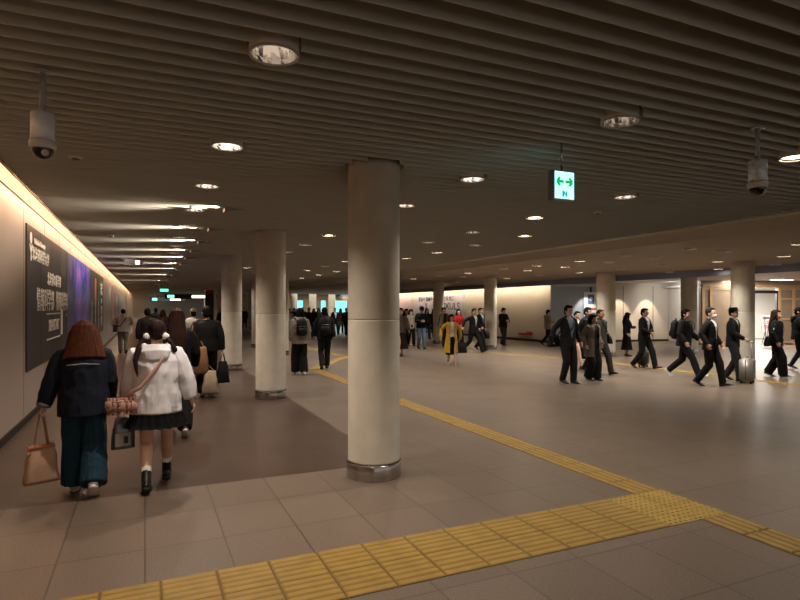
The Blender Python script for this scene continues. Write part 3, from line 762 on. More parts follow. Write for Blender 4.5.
def ik(S, T, l1, l2, pole):
    d = T - S; L = min(d.length, (l1 + l2) * .998); d.normalize()
    a = (l1 * l1 - l2 * l2 + L * L) / (2 * L); h = math.sqrt(max(0, l1 * l1 - a * a))
    p = pole - d * pole.dot(d); p.normalize()
    return S + d * a + p * h, S + d * L

def rotv(v, axis, ang): return M.Rotation(ang, 3, axis) @ v

def add_hand(bm, W, d, th, side, curl, k=1.):
    """palm and five fingers; d = along the hand, th = towards the thumb, side = +1 right, -1 left; k = size"""
    d = d.normalized(); th = (th - d * th.dot(d)).normalized(); n = -d.cross(th) * side
    loft(bm, [W - d * .02, W + d * .012 * k, W + d * .05 * k, W + d * .088 * k], [(.026, .020), (.030, .018), (.040, .0155), (.040, .0125)], hint=th, n=12, bulge=.4)
    for off, ln, r in ((.030, .070, .0088), (.010, .078, .009), (-.010, .073, .0088), (-.029, .058, .0078)):
        p = W + d * .078 * k + th * off; pts = [p - d * .015]; q = d.copy(); ax = d.cross(n)
        for j, f in enumerate((.42, .32, .26)):
            q = rotv(q, ax, curl * (.55, .85, .6)[j]); p = p + q * ln * f * k; pts.append(p.copy())
        loft(bm, pts, [r * 1.05, r * 1.03, r, r * .85], hint=th, n=8, bulge=.8)
    p = W + d * .022 * k + th * .028; q = (d * .72 + th * .62 + n * .22).normalized(); pts = [p - q * .02, p]
    for f, a in ((.034, .0), (.030, .45 * curl + .1)):
        q = rotv(q, d.cross(n), a * .7); q = (q - th * a * .35).normalized(); p = p + q * f * k; pts.append(p.copy())
    loft(bm, pts, [.014, .0125, .0105, .0085], hint=n, n=8, bulge=.8)

class P: pass

def person(label, x, y, face, H=1.70, sex='m', det=1, step=None, arms=None, lean=.03, head=(0, 0), top=None, low=None, shoe=None, hair=None, skin=None, extras=(), group=None, legs_bare=False, stout=1.):
    """face in degrees (0 = walking away down the corridor); step = (left ankle y, right ankle y, left pitch, right pitch);
    arms = {'l': (wrist xyz, elbow pole xyz, curl, thumb xyz)}; everything in a 1.70 m body, scaled to H"""
    s = H / 1.70; vox = {0: .0115, 1: .0075, 2: .0052}[det]; dec = {0: .5, 1: .5, 2: .7}[det]
    bw = (1. if sex == 'm' else .91) * stout
    step = step or (.03, -.03, 0, 0); arms = arms or {}
    # legs
    hipx = .088 * (1 if sex == 'm' else 1.02); ank = {}; hz = .895
    for k, sd in (('l', -1), ('r', 1)):
        ya = step[0 if k == 'l' else 1]; ph = math.radians(step[2 if k == 'l' else 3])
        lo = min(-yy * math.sin(ph) + zz * math.cos(ph) for yy, zz in ((.14, -.080), (-.06, -.080), (.19, -.068)))
        if ph > 0: lo = min(-yy * math.sin(ph) + zz * math.cos(ph) for yy, zz in ((.125, -.080), (-.06, -.080)))
        ank[k] = (V((sd * hipx * .95, ya, -lo)), ph)
        hz = min(hz, -lo + math.sqrt(max(.1, (.815 * .993) ** 2 - ya * ya)))
    dz = hz - .895
    def T(x_, y_, z_): return V((x_, y_ + lean * (z_ - .9) , z_ + dz))
    def Hd(x_, y_, z_):      # head space: nod and turn about the top of the neck
        v = V((x_, y_, z_)) - V((0, 0, 1.49)); v = M.Rotation(-math.radians(head[1]), 3, 'X') @ v; v = M.Rotation(math.radians(head[0]), 3, 'Z') @ v
        return T(0, 0, 1.49) + v
    HR = M.Rotation(math.radians(head[0]), 3, 'Z') @ M.Rotation(-math.radians(head[1]), 3, 'X')
    kn = {}
    for k, sd in (('l', -1), ('r', 1)):
        S = V((sd * hipx, 0, hz)); kn[k], a2 = ik(S, ank[k][0], .415, .40, V((sd * .05, 1, 0))); ank[k] = (a2, ank[k][1])
    swx = .178 * bw
    sh, el, wr, cu, thb = {}, {}, {}, {}, {}
    for k, sd in (('l', -1), ('r', 1)):
        a = arms.get(k, ((sd * (.232 * bw), .02, .88), (sd * .5, -1, 0), .45, (0, 1, 0)))
        S = T(sd * swx, -.005, 1.385); sh[k] = S
        tw = T(*a[0]); el[k], wr[k] = ik(S, tw, .275, .245, V(a[1])); cu[k] = a[2]; thb[k] = V(a[3])
    # ---- body, one skin
    bm = bmesh.new()
    loft(bm, [T(0, 0, z) for z in (.83, .90, .98, 1.06, 1.18, 1.28, 1.36, 1.41, 1.45)],
         [(.10 * bw, .075), (.155 * bw, .105), (.15 * bw, .102), (.13 * bw, .092), (.145 * bw, .10), (.16 * bw, .108), (.165 * bw, .098), (.115 * bw, .070), (.055, .052)], n=20, bulge=.3)
    loft(bm, [T(0, -.018, 1.38), T(0, -.012, 1.45), Hd(0, .0, 1.50), Hd(0, .008, 1.54)], [.058, .052, .052, .055], n=14)
    for k, sd in (('l', -1), ('r', 1)):
        loft(bm, [T(sd * .05, -.005, 1.385), sh[k] + V((-sd * .008, 0, -.022)), sh[k].lerp(el[k], .35), el[k], el[k].lerp(wr[k], .3), wr[k]], [.040, .040 * bw, .046 * bw, .037 * bw, .038 * bw, .0245], n=12)
        h0 = V((sd * hipx, 0, hz))
        loft(bm, [h0 + V((0, 0, .03)), h0.lerp(kn[k], .25), h0.lerp(kn[k], .65), kn[k], kn[k].lerp(ank[k][0], .3) - V((0, .012, 0)), kn[k].lerp(ank[k][0], .65), ank[k][0] - V((0, 0, .01))],
             [.088 * bw, .085 * bw, .068, .056, .057, .044, .036], n=14)
        ph = ank[k][1]; R = M.Rotation(-ph, 3, 'X')
        loft(bm, [ank[k][0] + R @ V(q) for q in ((0, -.045, -.035), (0, 0, -.04), (0, .07, -.055), (0, .14, -.062))], [(.030, .032), (.034, .034), (.036, .022), (.03, .014)], n=12)
        add_hand(bm, wr[k], wr[k] - el[k], thb[k], sd, cu[k], .95 if sex == 'm' else .88)
    # head: skull, jaw, brow, nose, cheeks, lips, ears
    ell(bm, Hd(0, -.004, 1.600), (.0745, .094, .098), HR, 20)
    loft(bm, [Hd(0, .012, 1.62), Hd(0, .02, 1.565), Hd(0, .026, 1.525), Hd(0, .034, 1.497), Hd(0, .044, 1.478)],
         [(.069, .080), (.067, .077), (.060, .068), (.049, .054), (.030, .034)], hint=HR @ V((1, 0, 0)), n=18, bulge=.4)
    ell(bm, Hd(0, .083, 1.588), (.050, .014, .009), HR, 12)
    loft(bm, [Hd(0, .090, 1.582), Hd(0, .102, 1.560), Hd(0, .113, 1.541), Hd(0, .098, 1.531)], [.008, .009, .0125, .008], n=10, bulge=.6)
    for sd in (-1, 1):
        ell(bm, Hd(sd * .013, .098, 1.538), .0085, None, 8)
        ell(bm, Hd(sd * .036, .070, 1.545), (.026, .022, .024), HR, 10)
        ell(bm, Hd(sd * .077, -.002, 1.562), (.009, .019, .031), HR @ M.Rotation(sd * -.25, 3, 'Z'), 10)
    ell(bm, Hd(0, .092, 1.5125), (.021, .010, .0055), HR, 10); ell(bm, Hd(0, .090, 1.503), (.018, .010, .006), HR, 10)
    ell(bm, Hd(0, .077, 1.483), (.020, .016, .012), HR, 10)
    me = bake(bm, vox * .9, 2, dec)
    S_ = M.Diagonal((s, s, s, 1)); me.transform(S_)
    o = link('person', me, skin or SKIN); o.location = (x, y, 0); o.rotation_euler = (0, 0, math.radians(face)); tag(o, label, 'person', group)
    def part(name, me_, m, sub=None, lab=None):
        me_.transform(S_); q = link(name, me_, m, sub or o)
        if lab: q['label'] = lab
        return q
    def raw(name, bm_, m, sub=None, lab=None):
        me_ = bpy.data.meshes.new(name); bmesh.ops.recalc_face_normals(bm_, faces=bm_.faces); bm_.to_mesh(me_); bm_.free(); return part(name, me_, m, sub, lab)
    # face: eyes, brows, mouth (only where the face can be made out)
    if det >= 1:
        for sd in (-1, 1):
            bm = bmesh.new(); ell(bm, Hd(sd * .031, .0830, 1.568), (.0135, .0100, .0056), HR, 12)
            e = raw('eye', bm, [EYEW, EYED]); c = s * Hd(sd * .031, .094, 1.568)
            for p_ in e.data.polygons:
                if (p_.center - c).length < .0085 * s: p_.material_index = 1
            bm = bmesh.new(); loft(bm, [Hd(sd * .014, .096, 1.585), Hd(sd * .032, .094, 1.590), Hd(sd * .050, .082, 1.585)], [.0035, .004, .0025], n=6); raw('eyebrow', bm, hairmat(BLK))
        bm = bmesh.new(); loft(bm, [Hd(-.021, .094, 1.508), Hd(0, .1025, 1.509), Hd(.021, .094, 1.508)], [.003, .0058, .003], hint=(0, 1, 0), n=8); raw('mouth', bm, LIP)
    # ---- lower clothes
    g = low or {'type': 'trousers', 'c': (.07, .07, .08)}
    lt = g['type']; lm = cloth(g['c'])
    def legtube(bm, r0, r1, r2, end=.99):
        for k, sd in (('l', -1), ('r', 1)):
            h0 = V((sd * hipx, 0, hz)); e = kn[k].lerp(ank[k][0], end)
            loft(bm, [h0 + V((0, 0, .04)), h0.lerp(kn[k], .35), kn[k], kn[k].lerp(e, .5), e], [r0, r0 * .93 + r1 * .07, r1, (r1 + r2) / 2, r2], n=16, bulge=.15)
    if lt in ('trousers', 'wide', 'jeans'):
        bm = bmesh.new()
        loft(bm, [T(0, 0, z) for z in (.82, .90, .98, 1.04)], [(.11 * bw, .085), (.172 * bw, .122), (.165 * bw, .116), (.148 * bw, .106)], n=20, bulge=.2)
        if lt == 'wide': legtube(bm, .104, .108, g.get('hem', .115), 1.02)
        elif lt == 'jeans': legtube(bm, .098, .072, .052)
        else: legtube(bm, .100 * (.5 + bw / 2), .080, .068, 1.04)
        me = bake(bm, vox * 1.15, 3, dec)
        if det: wrinkle(me, .009 if lt == 'wide' else .006, (14, 14, 4) if lt == 'wide' else (10, 10, 9), x * 3 + y)
        part('trousers', me, lm)
    elif lt in ('skirt', 'dress'):
        z1 = g['hem']; w1 = g.get('w', .24); n = 120 if det == 2 else 72; bm = bmesh.new(); rings = []
        pl = g.get('pleat', 18); zs = [1.05, 1.0, .94, .88] + [z1 + (.88 - z1) * (1 - q / 6) for q in range(1, 7)] if z1 < .8 else [1.05, 1.0, .95, .9, (z1 + .9) / 2, z1]
        mid_ = ((ank['l'][0] + ank['r'][0]) / 2).y
        for z in zs:
            f = (1.05 - z) / (1.05 - z1); wx_ = (.145 * bw) + (w1 - .145 * bw) * f ** 1.5 + .012 * math.sin(min(1, f) * PI); ring = []
            for q in range(n):
                a = 2 * PI * q / n; am = 1 + g.get('amp', .05) * f ** 3 * math.cos(pl * a)
                ring.append(bm.verts.new(T(wx_ * am * math.cos(a), (wx_ * .76 + .02 * f) * am * math.sin(a) + mid_ * .4 * f, z)))
            rings.append(ring)
        for a_, b_ in zip(rings, rings[1:]):
            for q in range(n): bm.faces.new((a_[q], a_[(q + 1) % n], b_[(q + 1) % n], b_[q]))
        bm.faces.new(rings[0]); bmesh.ops.solidify(bm, geom=bm.faces[:], thickness=.006)
        raw('skirt' if lt == 'skirt' else 'dress_skirt', bm, lm)
    # ---- upper clothes
    g = top or {'type': 'jacket', 'c': (.06, .06, .07)}
    tt = g['type']; tm = cloth(g['c']); hem = g.get('hem', .80); fat = g.get('fat', 0.)
    def torso(bm, inc, z0, flare=.0):
        zs = [1.43, 1.38, 1.30, 1.20, 1.08]; rs = [(.10, .070), (.160 * bw, .098), (.168 * bw, .114), (.158 * bw, .110), (.146 * bw, .102)]
        z = .98
        while z > z0 + .03: zs.append(z); rs.append((.160 * bw + flare * (1.0 - z), .110 + flare * .75 * (1.0 - z))); z -= .1
        zs.append(z0); rs.append((.162 * bw + flare * (1.0 - z0), .112 + flare * .75 * (1.0 - z0)))
        kk = [.45, .55, .85] + [1] * 20
        loft(bm, [T(0, -.004, q) for q in zs], [(a + inc * k_, b_ + inc * k_) for (a, b_), k_ in zip(rs, kk)], n=26, bulge=.08)
    def sleeves(bm, r, end=.97):
        for k, sd in (('l', -1), ('r', 1)):
            e = el[k].lerp(wr[k], end)
            loft(bm, [T(sd * .055, -.008, 1.405), T(sd * .125, -.008, 1.388), sh[k] + V((-sd * .002, 0, -.018)), sh[k].lerp(el[k], .3), sh[k].lerp(el[k], .65), el[k], el[k].lerp(e, .55), e], [.044, .058, r * .92, r * .98, r * .95, r * .88, r * .84, r * .72], n=16, bulge=.25)
    if tt in ('suit', 'open'):
        bm = bmesh.new(); torso(bm, .012, hem - .0 if tt == 'open' else .93)
        loft(bm, [T(0, -.016, 1.40), T(0, -.012, 1.455), T(0, -.004, 1.478)], [(.066, .064), (.060, .058), (.059, .057)], n=18, bulge=.05)
        me = bake(bm, vox * 1.1, 2, dec); part(g.get('inner', 'shirt'), me, cloth(g.get('shirt', (.80, .80, .82)), .7))
        if g.get('tie'):
            bm = bmesh.new(); loft(bm, [T(0, .062, 1.452), T(0, .088, 1.425), T(0, .125, 1.34), T(0, .131, 1.2), T(0, .124, 1.06)], [(.022, .012), (.016, .009), (.028, .006), (.036, .006), (.03, .005)], n=10); raw('tie', bm, cloth(g['tie'], .5))
    bm = bmesh.new()
    r = {'suit': .062, 'open': .062, 'hoodie': .080, 'sweater': .064, 'coat': .070, 'jacket': .072, 'tee': .058}.get(tt, .064) + fat * .5
    inc = {'suit': .024, 'open': .026, 'hoodie': .050, 'sweater': .026, 'coat': .038, 'jacket': .040, 'tee': .012}.get(tt, .03) + fat
    torso(bm, inc, hem, g.get('flare', .06 if tt in ('coat', 'open') else .03 if tt == 'suit' else 0.))
    sleeves(bm, r, g.get('sleeve', .97))
    if tt in ('suit', 'coat', 'jacket', 'open'):
        loft(bm, [T(0, -.022, 1.40), T(0, -.020, 1.45), T(0, -.018, 1.472)], [(.080, .074), (.070, .066), (.068, .064)], n=18, bulge=.05)
    else:
        loft(bm, [T(0, -.014, 1.39), T(0, -.010, 1.445)], [(.078, .072), (.066, .062)], n=18, bulge=.05)
    cut = None
    if tt in ('suit', 'open'):
        zb = g.get('button', 1.02); wmax = g.get('open', .080)
        def cut(c, nn):
            if c.y - lean * (c.z - dz - .9) < .02 or abs(c.x) > .16: return False
            z = c.z - dz
            if tt == 'open': return abs(c.x) < wmax * (.75 + .5 * (1.45 - z))
            return z > zb and abs(c.x) < wmax * min(1, (z - zb) / (1.38 - zb)) or z < zb - .06 and abs(c.x) < .05 * (zb - .06 - z) / .25
    me = bake(bm, vox * 1.1, 3, dec, cut, -.006 if cut else 0)
    if det: wrinkle(me, g.get('fold', .010 if tt in ('hoodie', 'jacket', 'open') else .006), g.get('ff', (9, 9, 6)), x + y * 2)
    upper = part({'hoodie': 'hoodie', 'sweater': 'sweater', 'coat': 'coat', 'tee': 'shirt', 'open': 'cardigan'}.get(tt, 'jacket'), me, tm)
    if g.get('hood'):
        bm = bmesh.new()
        pts = [T(.13 * math.cos(a) * .95, -.03 + .105 * math.sin(a), 1.435 + .012 * math.cos(2 * a) - (.035 if math.sin(a) > .3 else 0)) for a in [PI * 2 * q / 20 for q in range(21)]]
        loft(bm, pts, [.036] * 21, hint=(0, 0, 1), n=12)
        loft(bm, [T(0, -.115, 1.45), T(0, -.15, 1.40), T(0, -.155, 1.33), T(0, -.145, 1.27)], [(.125, .036), (.135, .046), (.105, .040), (.045, .022)], n=18)
        me = bake(bm, vox * 1.1, 3, dec); wrinkle(me, .006, (10, 10, 10), 3.3); part('hood', me, tm, upper)
    if g.get('hemband'):
        bm = bmesh.new(); lathe(bm, [(1, -.035), (1.02, -.02), (1.02, .02), (1, .03)], n=48)
        for v in bm.verts: v.co = T((.162 * bw + inc - .006) * v.co.x, (.112 + inc - .006) * v.co.y - .004, hem + .03 + v.co.z)
        bmesh.ops.solidify(bm, geom=bm.faces[:], thickness=.008); raw('hem_band', bm, tm, upper)
    if g.get('piping'):
        bm = bmesh.new(); pz_ = 1.30
        tube(bm, [T(.20 * bw * math.sin(a), -.004 - (.117 + inc + fat * .4) * math.cos(a), pz_ - .02 * abs(a)) for a in [-.95 + .19 * q for q in range(11)]], .004, 8); raw('piping', bm, cloth((.78, .76, .74)), upper)
    if g.get('stripe'):
        for sd, k in ((-1, 'l'), (1, 'r')):
            bm = bmesh.new(); off = V((sd * r * .95, -.0, 0)); loft(bm, [sh[k].lerp(el[k], .15) + off, sh[k].lerp(el[k], .6) + off, el[k] + off * .9], [(.006, .018)] * 3, n=8); raw('stripe', bm, cloth((.85, .85, .86)), upper)
    # ---- shoes
    g = shoe or {'c': (.05, .045, .045)}
    for k, sd in (('l', -1), ('r', 1)):
        a, ph = ank[k]; R = M.Rotation(-ph, 3, 'X'); bm = bmesh.new(); u = g.get('fat', 1.)
        loft(bm, [a + R @ V(q) for q in ((0, -.072, -.045), (0, -.05, -.035), (0, 0, -.030), (0, .06, -.043), (0, .12, -.053), (0, .17, -.060), (0, .198, -.064))],
             [(.026 * u, .026), (.036 * u, .040), (.040 * u, .046), (.043 * u, .034), (.045 * u, .026), (.038 * u, .019), (.020 * u, .012)], n=16, bulge=.3)
        top_h = g.get('shaft', 0)
        up = (kn[k] - a).normalized()
        loft(bm, [a - up * .02, a + up * (.02 + top_h)], [(.046, .050)] * 2 if top_h else [(.040, .043)] * 2, n=14, bulge=.1)
        me = bake(bm, vox * .9, 2, dec)
        q = part('boot' if top_h else 'shoe', me, mat('shoe_leather', g['c'], g.get('rough', .45)))
        bm = bmesh.new(); sh_ = g.get('sole', .018)
        loft(bm, [a + R @ V((0, yy, -.08 + sh_ / 2)) for yy in (-.082, -.06, 0, .07, .13, .18, .205)], [(w3 * u, sh_ / 2) for w3 in (.018, .036, .038, .042, .047, .038, .016)], n=14, bulge=.1)
        if g.get('heel'): box(bm, a + V((-.036, -.075, -.08)), a + V((.036, -.02, -.05)))
        raw('sole', bm, mat('shoe_sole', g.get('sc', (.06, .055, .05)), .6), q)
        if g.get('sock'):
            bm = bmesh.new(); b0 = a + up * (.02 + top_h - .015); loft(bm, [b0, b0 + up * g['sockh'] * .5, b0 + up * g['sockh']], [(.043, .045), (.047, .049), (.046, .047)], n=16, bulge=.05)
            me = bake(bm, vox * .9, 2, dec); wrinkle(me, .005, (30, 30, 18), 2.); part('sock', me, cloth(g['sock']))
    # ---- hair
    g = hair or {'type': 'short', 'c': BLK}
    ht = g['type']; hm = hairmat(g['c']); bm = bmesh.new(); hx = HR @ V((1, 0, 0))
    ell(bm, Hd(0, -.020, 1.612), (.0835, .0985, .0985), HR, 20)
    cutf = None
    if ht == 'short':
        ell(bm, Hd(0, -.050, 1.560), (.080, .066, .076), HR, 16); ell(bm, Hd(0, .040, 1.668), (.070, .056, .032), HR, 14)
        for sd in (-1, 1): ell(bm, Hd(sd * .066, .012, 1.600), (.016, .040, .034), HR, 10)
    elif ht == 'crop':
        ell(bm, Hd(0, -.046, 1.57), (.073, .058, .055), HR, 14); ell(bm, Hd(0, .03, 1.672), (.062, .05, .024), HR, 14)
    elif ht == 'bob':
        L_ = g.get('len', 1.44); wb = g.get('wb', .118); yb = g.get('yb', 0)
        loft(bm, [Hd(0, -.020, 1.66), Hd(0, -.024, 1.58), Hd(0, -.030 + yb * .5, (1.58 + L_) / 2), Hd(0, -.034 + yb, L_)], [(.080 + .2 * (wb - .118), .094), (.096 + .55 * (wb - .118), .108), (.108 + .7 * (wb - .118), .104), (wb, .096)], hint=hx, n=24, bulge=.05)
        ell(bm, Hd(0, .050, 1.660), (.070, .046, .034), HR, 14)
        cutf = True
    elif ht == 'long':
        L_ = g.get('len', 1.18)
        loft(bm, [Hd(0, -.030, 1.66), Hd(0, -.045, 1.57), T(0, -.085, 1.44), T(0, -.125, 1.33), T(0, -.13, L_ + .05), T(0, -.125, L_)], [(.080, .085), (.094, .080), (.112, .062), (.118, .040), (.105, .034), (.06, .02)], hint=hx, n=24, bulge=.2)
        ell(bm, Hd(0, .050, 1.662), (.068, .044, .032), HR, 14)
        for sd in (-1, 1): loft(bm, [Hd(sd * .074, .02, 1.63), Hd(sd * .083, .018, 1.56), T(sd * .09, .025, 1.44), T(sd * .085, .06, 1.33)], [.020, .024, .026, .012], n=10)
    elif ht == 'tied':
        ell(bm, Hd(0, -.05, 1.575), (.072, .056, .05), HR, 14); ell(bm, Hd(0, -.125, 1.60), (.034, .036, .036), HR, 12); ell(bm, Hd(0, .042, 1.662), (.066, .050, .028), HR, 14)
    elif ht == 'tails':
        ell(bm, Hd(0, -.045, 1.565), (.078, .064, .064), HR, 14); ell(bm, Hd(0, .05, 1.662), (.068, .044, .032), HR, 14)
        for sd in (-1, 1):
            loft(bm, [Hd(sd * .062, -.055, 1.545), Hd(sd * .090, -.06, 1.525), Hd(sd * .128, -.075, 1.48), T(sd * .165, -.10, 1.42), T(sd * .185, .02 if sd > 0 else -.14, 1.32), T(sd * .175, .08 if sd > 0 else -.16, 1.22), T(sd * .165, .1 if sd > 0 else -.16, 1.16)], [.028, .020, .025, .026, .022, .014, .005], n=10)
    if cutf:
        inv = HR.transposed(); c0 = T(0, 0, 1.49)
        def cutf(c, nn):
            v = inv @ (c - c0); return v.y > .028 and abs(v.x) < .062 + .02 * (v.z < .08) and v.z < .128
    me = bake(bm, vox, 2, dec, cutf if ht == 'bob' else None, -.006 if ht == 'bob' else 0)
    if det:
        for v, nn in zip(me.vertices, [v.normal.copy() for v in me.vertices]):
            a = math.atan2(v.co.x, -v.co.y - .02); v.co += nn * .0045 * (noise.noise(V((a * 9, v.co.z * 3, x))) + .6 * noise.noise(V((a * 24, v.co.z * 4, y))))
    hr = part('hair', me, hm)
    if ht == 'tails':
        for sd in (-1, 1):
            bm = bmesh.new(); bmesh.ops.create_icosphere(bm, subdivisions=4, radius=.033, matrix=M.Translation(Hd(sd * .086, -.062, 1.538)))
            bm.normal_update(); c = Hd(sd * .086, -.062, 1.538)
            for v in bm.verts: v.co = c + (v.co - c) * (1 + .16 * noise.noise(v.co * 110))
            raw('hair_pompom', bm, cloth((.88, .86, .84)), hr, 'fluffy white hair pompom')
    # ---- hats, masks, glasses
    if 'hat' in extras:
        bm = bmesh.new(); mt = M.Translation(Hd(0, -.012, 1.655)) @ HR.to_4x4()
        lathe(bm, [(.130, -.016), (.124, -.004), (.098, .0), (.094, .03), (.086, .058), (.06, .072), (0, .072)], n=36); bmesh.ops.solidify(bm, geom=bm.faces[:], thickness=.004); bmesh.ops.transform(bm, matrix=mt, verts=bm.verts); raw('hat', bm, cloth((.05, .05, .055)))
        bm = bmesh.new(); lathe(bm, [(.0995, .004), (.0965, .026)], n=36); bmesh.ops.transform(bm, matrix=mt, verts=bm.verts); raw('hat_band', bm, cloth((.10, .09, .09)))
    for ex in extras:
        if ex in ('cap', 'beigecap', 'bluecap'):
            cm = cloth({'cap': (.06, .06, .07), 'beigecap': (.66, .60, .48), 'bluecap': (.10, .11, .14)}[ex])
            bm = bmesh.new(); mt = M.Translation(Hd(0, -.016, 1.64)) @ HR.to_4x4() @ M.Diagonal((1, 1.15, 1, 1))
            lathe(bm, [(.093, -.01), (.094, .01), (.085, .05), (.055, .08), (0, .092)], n=28); bmesh.ops.solidify(bm, geom=bm.faces[:], thickness=.004); bmesh.ops.transform(bm, matrix=mt, verts=bm.verts); cp = raw('cap', bm, cm)
            bm = bmesh.new(); loft(bm, [Hd(0, .07, 1.64), Hd(0, .12, 1.633), Hd(0, .165, 1.620)], [(.072, .006), (.066, .005), (.03, .004)], hint=hx, n=14); raw('cap_peak', bm, cm, cp)
    if 'mask' in extras:
        bm = bmesh.new(); loft(bm, [Hd(0, .048, 1.552), Hd(0, .056, 1.53), Hd(0, .056, 1.505), Hd(0, .048, 1.480)], [(.046, .062), (.060, .064), (.056, .058), (.040, .040)], hint=hx, n=18, bulge=.1)
        mk = raw('face_mask', bm, cloth((.88, .88, .89)), None, 'white face mask')
        for sd in (-1, 1):
            bm = bmesh.new(); tube(bm, [Hd(sd * .056, .06, 1.545), Hd(sd * .078, .0, 1.57), Hd(sd * .056, .05, 1.49)], .0022, 6); raw('ear_loop', bm, cloth((.86, .86, .87)), mk)
    if 'glasses' in extras:
        bm = bmesh.new()
        for sd in (-1, 1):
            pts = [Hd(sd * .031 + .023 * math.cos(a), .104, 1.566 + .017 * math.sin(a)) for a in [2 * PI * q / 14 for q in range(15)]]; tube(bm, pts, .0024, 6)
            tube(bm, [Hd(sd * .054, .104, 1.57), Hd(sd * .078, .06, 1.572), Hd(sd * .080, -.01, 1.568)], .0022, 6)
        tube(bm, [Hd(-.009, .104, 1.57), Hd(.009, .104, 1.57)], .0022, 6); raw('glasses', bm, M_black)
    r_ = P(); r_.o = o; r_.s = s; r_.face = math.radians(face)
    MW = M.Translation((x, y, 0)) @ M.Rotation(r_.face, 4, 'Z') @ S_
    r_.w = lambda v: MW @ V(v)
    r_.T = lambda *a: MW @ T(*a)
    gr = lambda k: wr[k] + (wr[k] - el[k]).normalized() * .075
    r_.hand = {k: MW @ gr(k) for k in 'lr'}; r_.sh = {k: MW @ sh[k] for k in 'lr'}; r_.MW = MW; r_.inc = inc; r_.wr = {k: MW @ wr[k] for k in 'lr'}
    return r_

# ------------------------------------------------------------------ bags: each is a thing of its own
def soft_box(w, d, h, taper=.85, bulge=.02, n=10, seed=0., open_top=False):
    """a soft cloth bag body, base at z = 0"""
    bm = bmesh.new(); rings = []
    for i in range(n + 1):
        f = i / n; ww, dd = w / 2 * (1 - (1 - taper) * f), d / 2 * (1 - .75 * f ** 1.5) + bulge * math.sin(f * PI)
        ring = []
        for q in range(40):
            a = 2 * PI * q / 40; c_, s_ = math.cos(a), math.sin(a)
            ring.append(bm.verts.new((ww * math.copysign(abs(c_) ** .35, c_), dd * math.copysign(abs(s_) ** .5, s_), h * f + (.012 * math.sin(3 * a + seed) if i == n else 0))))
        rings.append(ring)
    for a, b in zip(rings, rings[1:]):
        for q in range(40): bm.faces.new((a[q], a[(q + 1) % 40], b[(q + 1) % 40], b[q]))
    bm.faces.new(rings[0][::-1]); bm.faces.new(rings[-1])
    bm.normal_update()
    for v in bm.verts:
        if 0 < v.co.z: v.co += v.normal * .010 * noise.noise(v.co * 11 + V((seed, seed, 0)))
    return bm

def hand_bag(name, label, hand, rz, w, d, h, drop, rgb, hrgb=None, cat='bag', taper=.85, hw=.009, seed=0., tilt=0.):
    """hangs from a hand at the world point hand; drop = handle length"""
    t = thing(name, label, cat, (hand.x, hand.y, hand.z - drop - h), rz)
    m = cloth(rgb, .7)
    obj('bag_body', soft_box(w, d, h, taper, .02, 10, seed), m, t, True)
    for sy in (-1, 1):
        bm = bmesh.new(); k = w * taper * .27
        loft(bm, [(-k, sy * d * .16, h - .05), (-k * .95, sy * d * .17, h + .01), (-k * .45, sy * .014, h + drop * .72), (-.012, sy * .008, h + drop - .002), (.012, sy * .008, h + drop - .002), (k * .45, sy * .014, h + drop * .72), (k * .95, sy * d * .17, h + .01), (k, sy * d * .16, h - .05)], [(hw, .0035)] * 8, n=8, hint=(0, 1, 0) if False else (.2, .1, 1)); obj('handle', bm, cloth(hrgb or rgb, .6), t, True)
    return t

def backpack(pr, label, rgb, w=.30, h=.42, d=.15, z=1.02, name='backpack'):
    c = pr.T(0, -.085 - pr.inc - d * .5, z); t = thing(name, label, 'backpack', c, pr.face); s = pr.s; m = cloth(rgb, .6)
    bm = bmesh.new(); loft(bm, [(0, .01, 0), (0, 0, .05), (0, 0, h * .5), (0, .005, h * .85), (0, .02, h)], [(w * .44, d * .42), (w * .5, d * .52), (w * .5, d * .55), (w * .45, d * .5), (w * .28, d * .3)], n=26); obj('pack_body', bm, m, t, True)
    bm = bmesh.new(); loft(bm, [(0, -d * .45, .05), (0, -d * .5, h * .22), (0, -d * .45, h * .45)], [(w * .36, .035), (w * .40, .045), (w * .34, .03)], n=20); obj('pocket', bm, m, t, True)
    bm = bmesh.new(); tube(bm, [(-.03, .03, h), (-.025, .02, h + .05), (.025, .02, h + .05), (.03, .03, h)], .008, 8); obj('grab_loop', bm, m, t, True)
    bm = bmesh.new(); tube(bm, [(-w * .36, -d * .55, h * .55), (w * .36, -d * .55, h * .55)], .004, 6); obj('zip', bm, M_plastic, t, True)
    inv = (M.Translation(c) @ M.Rotation(pr.face, 4, 'Z')).inverted()
    for sd in (-1, 1):
        bm = bmesh.new(); o1 = pr.inc
        pts = [pr.T(sd * .085, -.118 - o1 - .02, z + h * .82), pr.T(sd * .10, -.06, 1.44 + o1), pr.T(sd * .105, .02, 1.44 + o1), pr.T(sd * .115, .105 + o1, 1.36), pr.T(sd * .125, .12 + o1, 1.22), pr.T(sd * .17, .03, 1.08), pr.T(sd * .12, -.11 - o1, z + .04)]
        loft(bm, [inv @ p for p in pts], [(.024, .006)] * 7, hint=(1, 0, 0), n=8); obj('strap', bm, m, t, True)
    return t

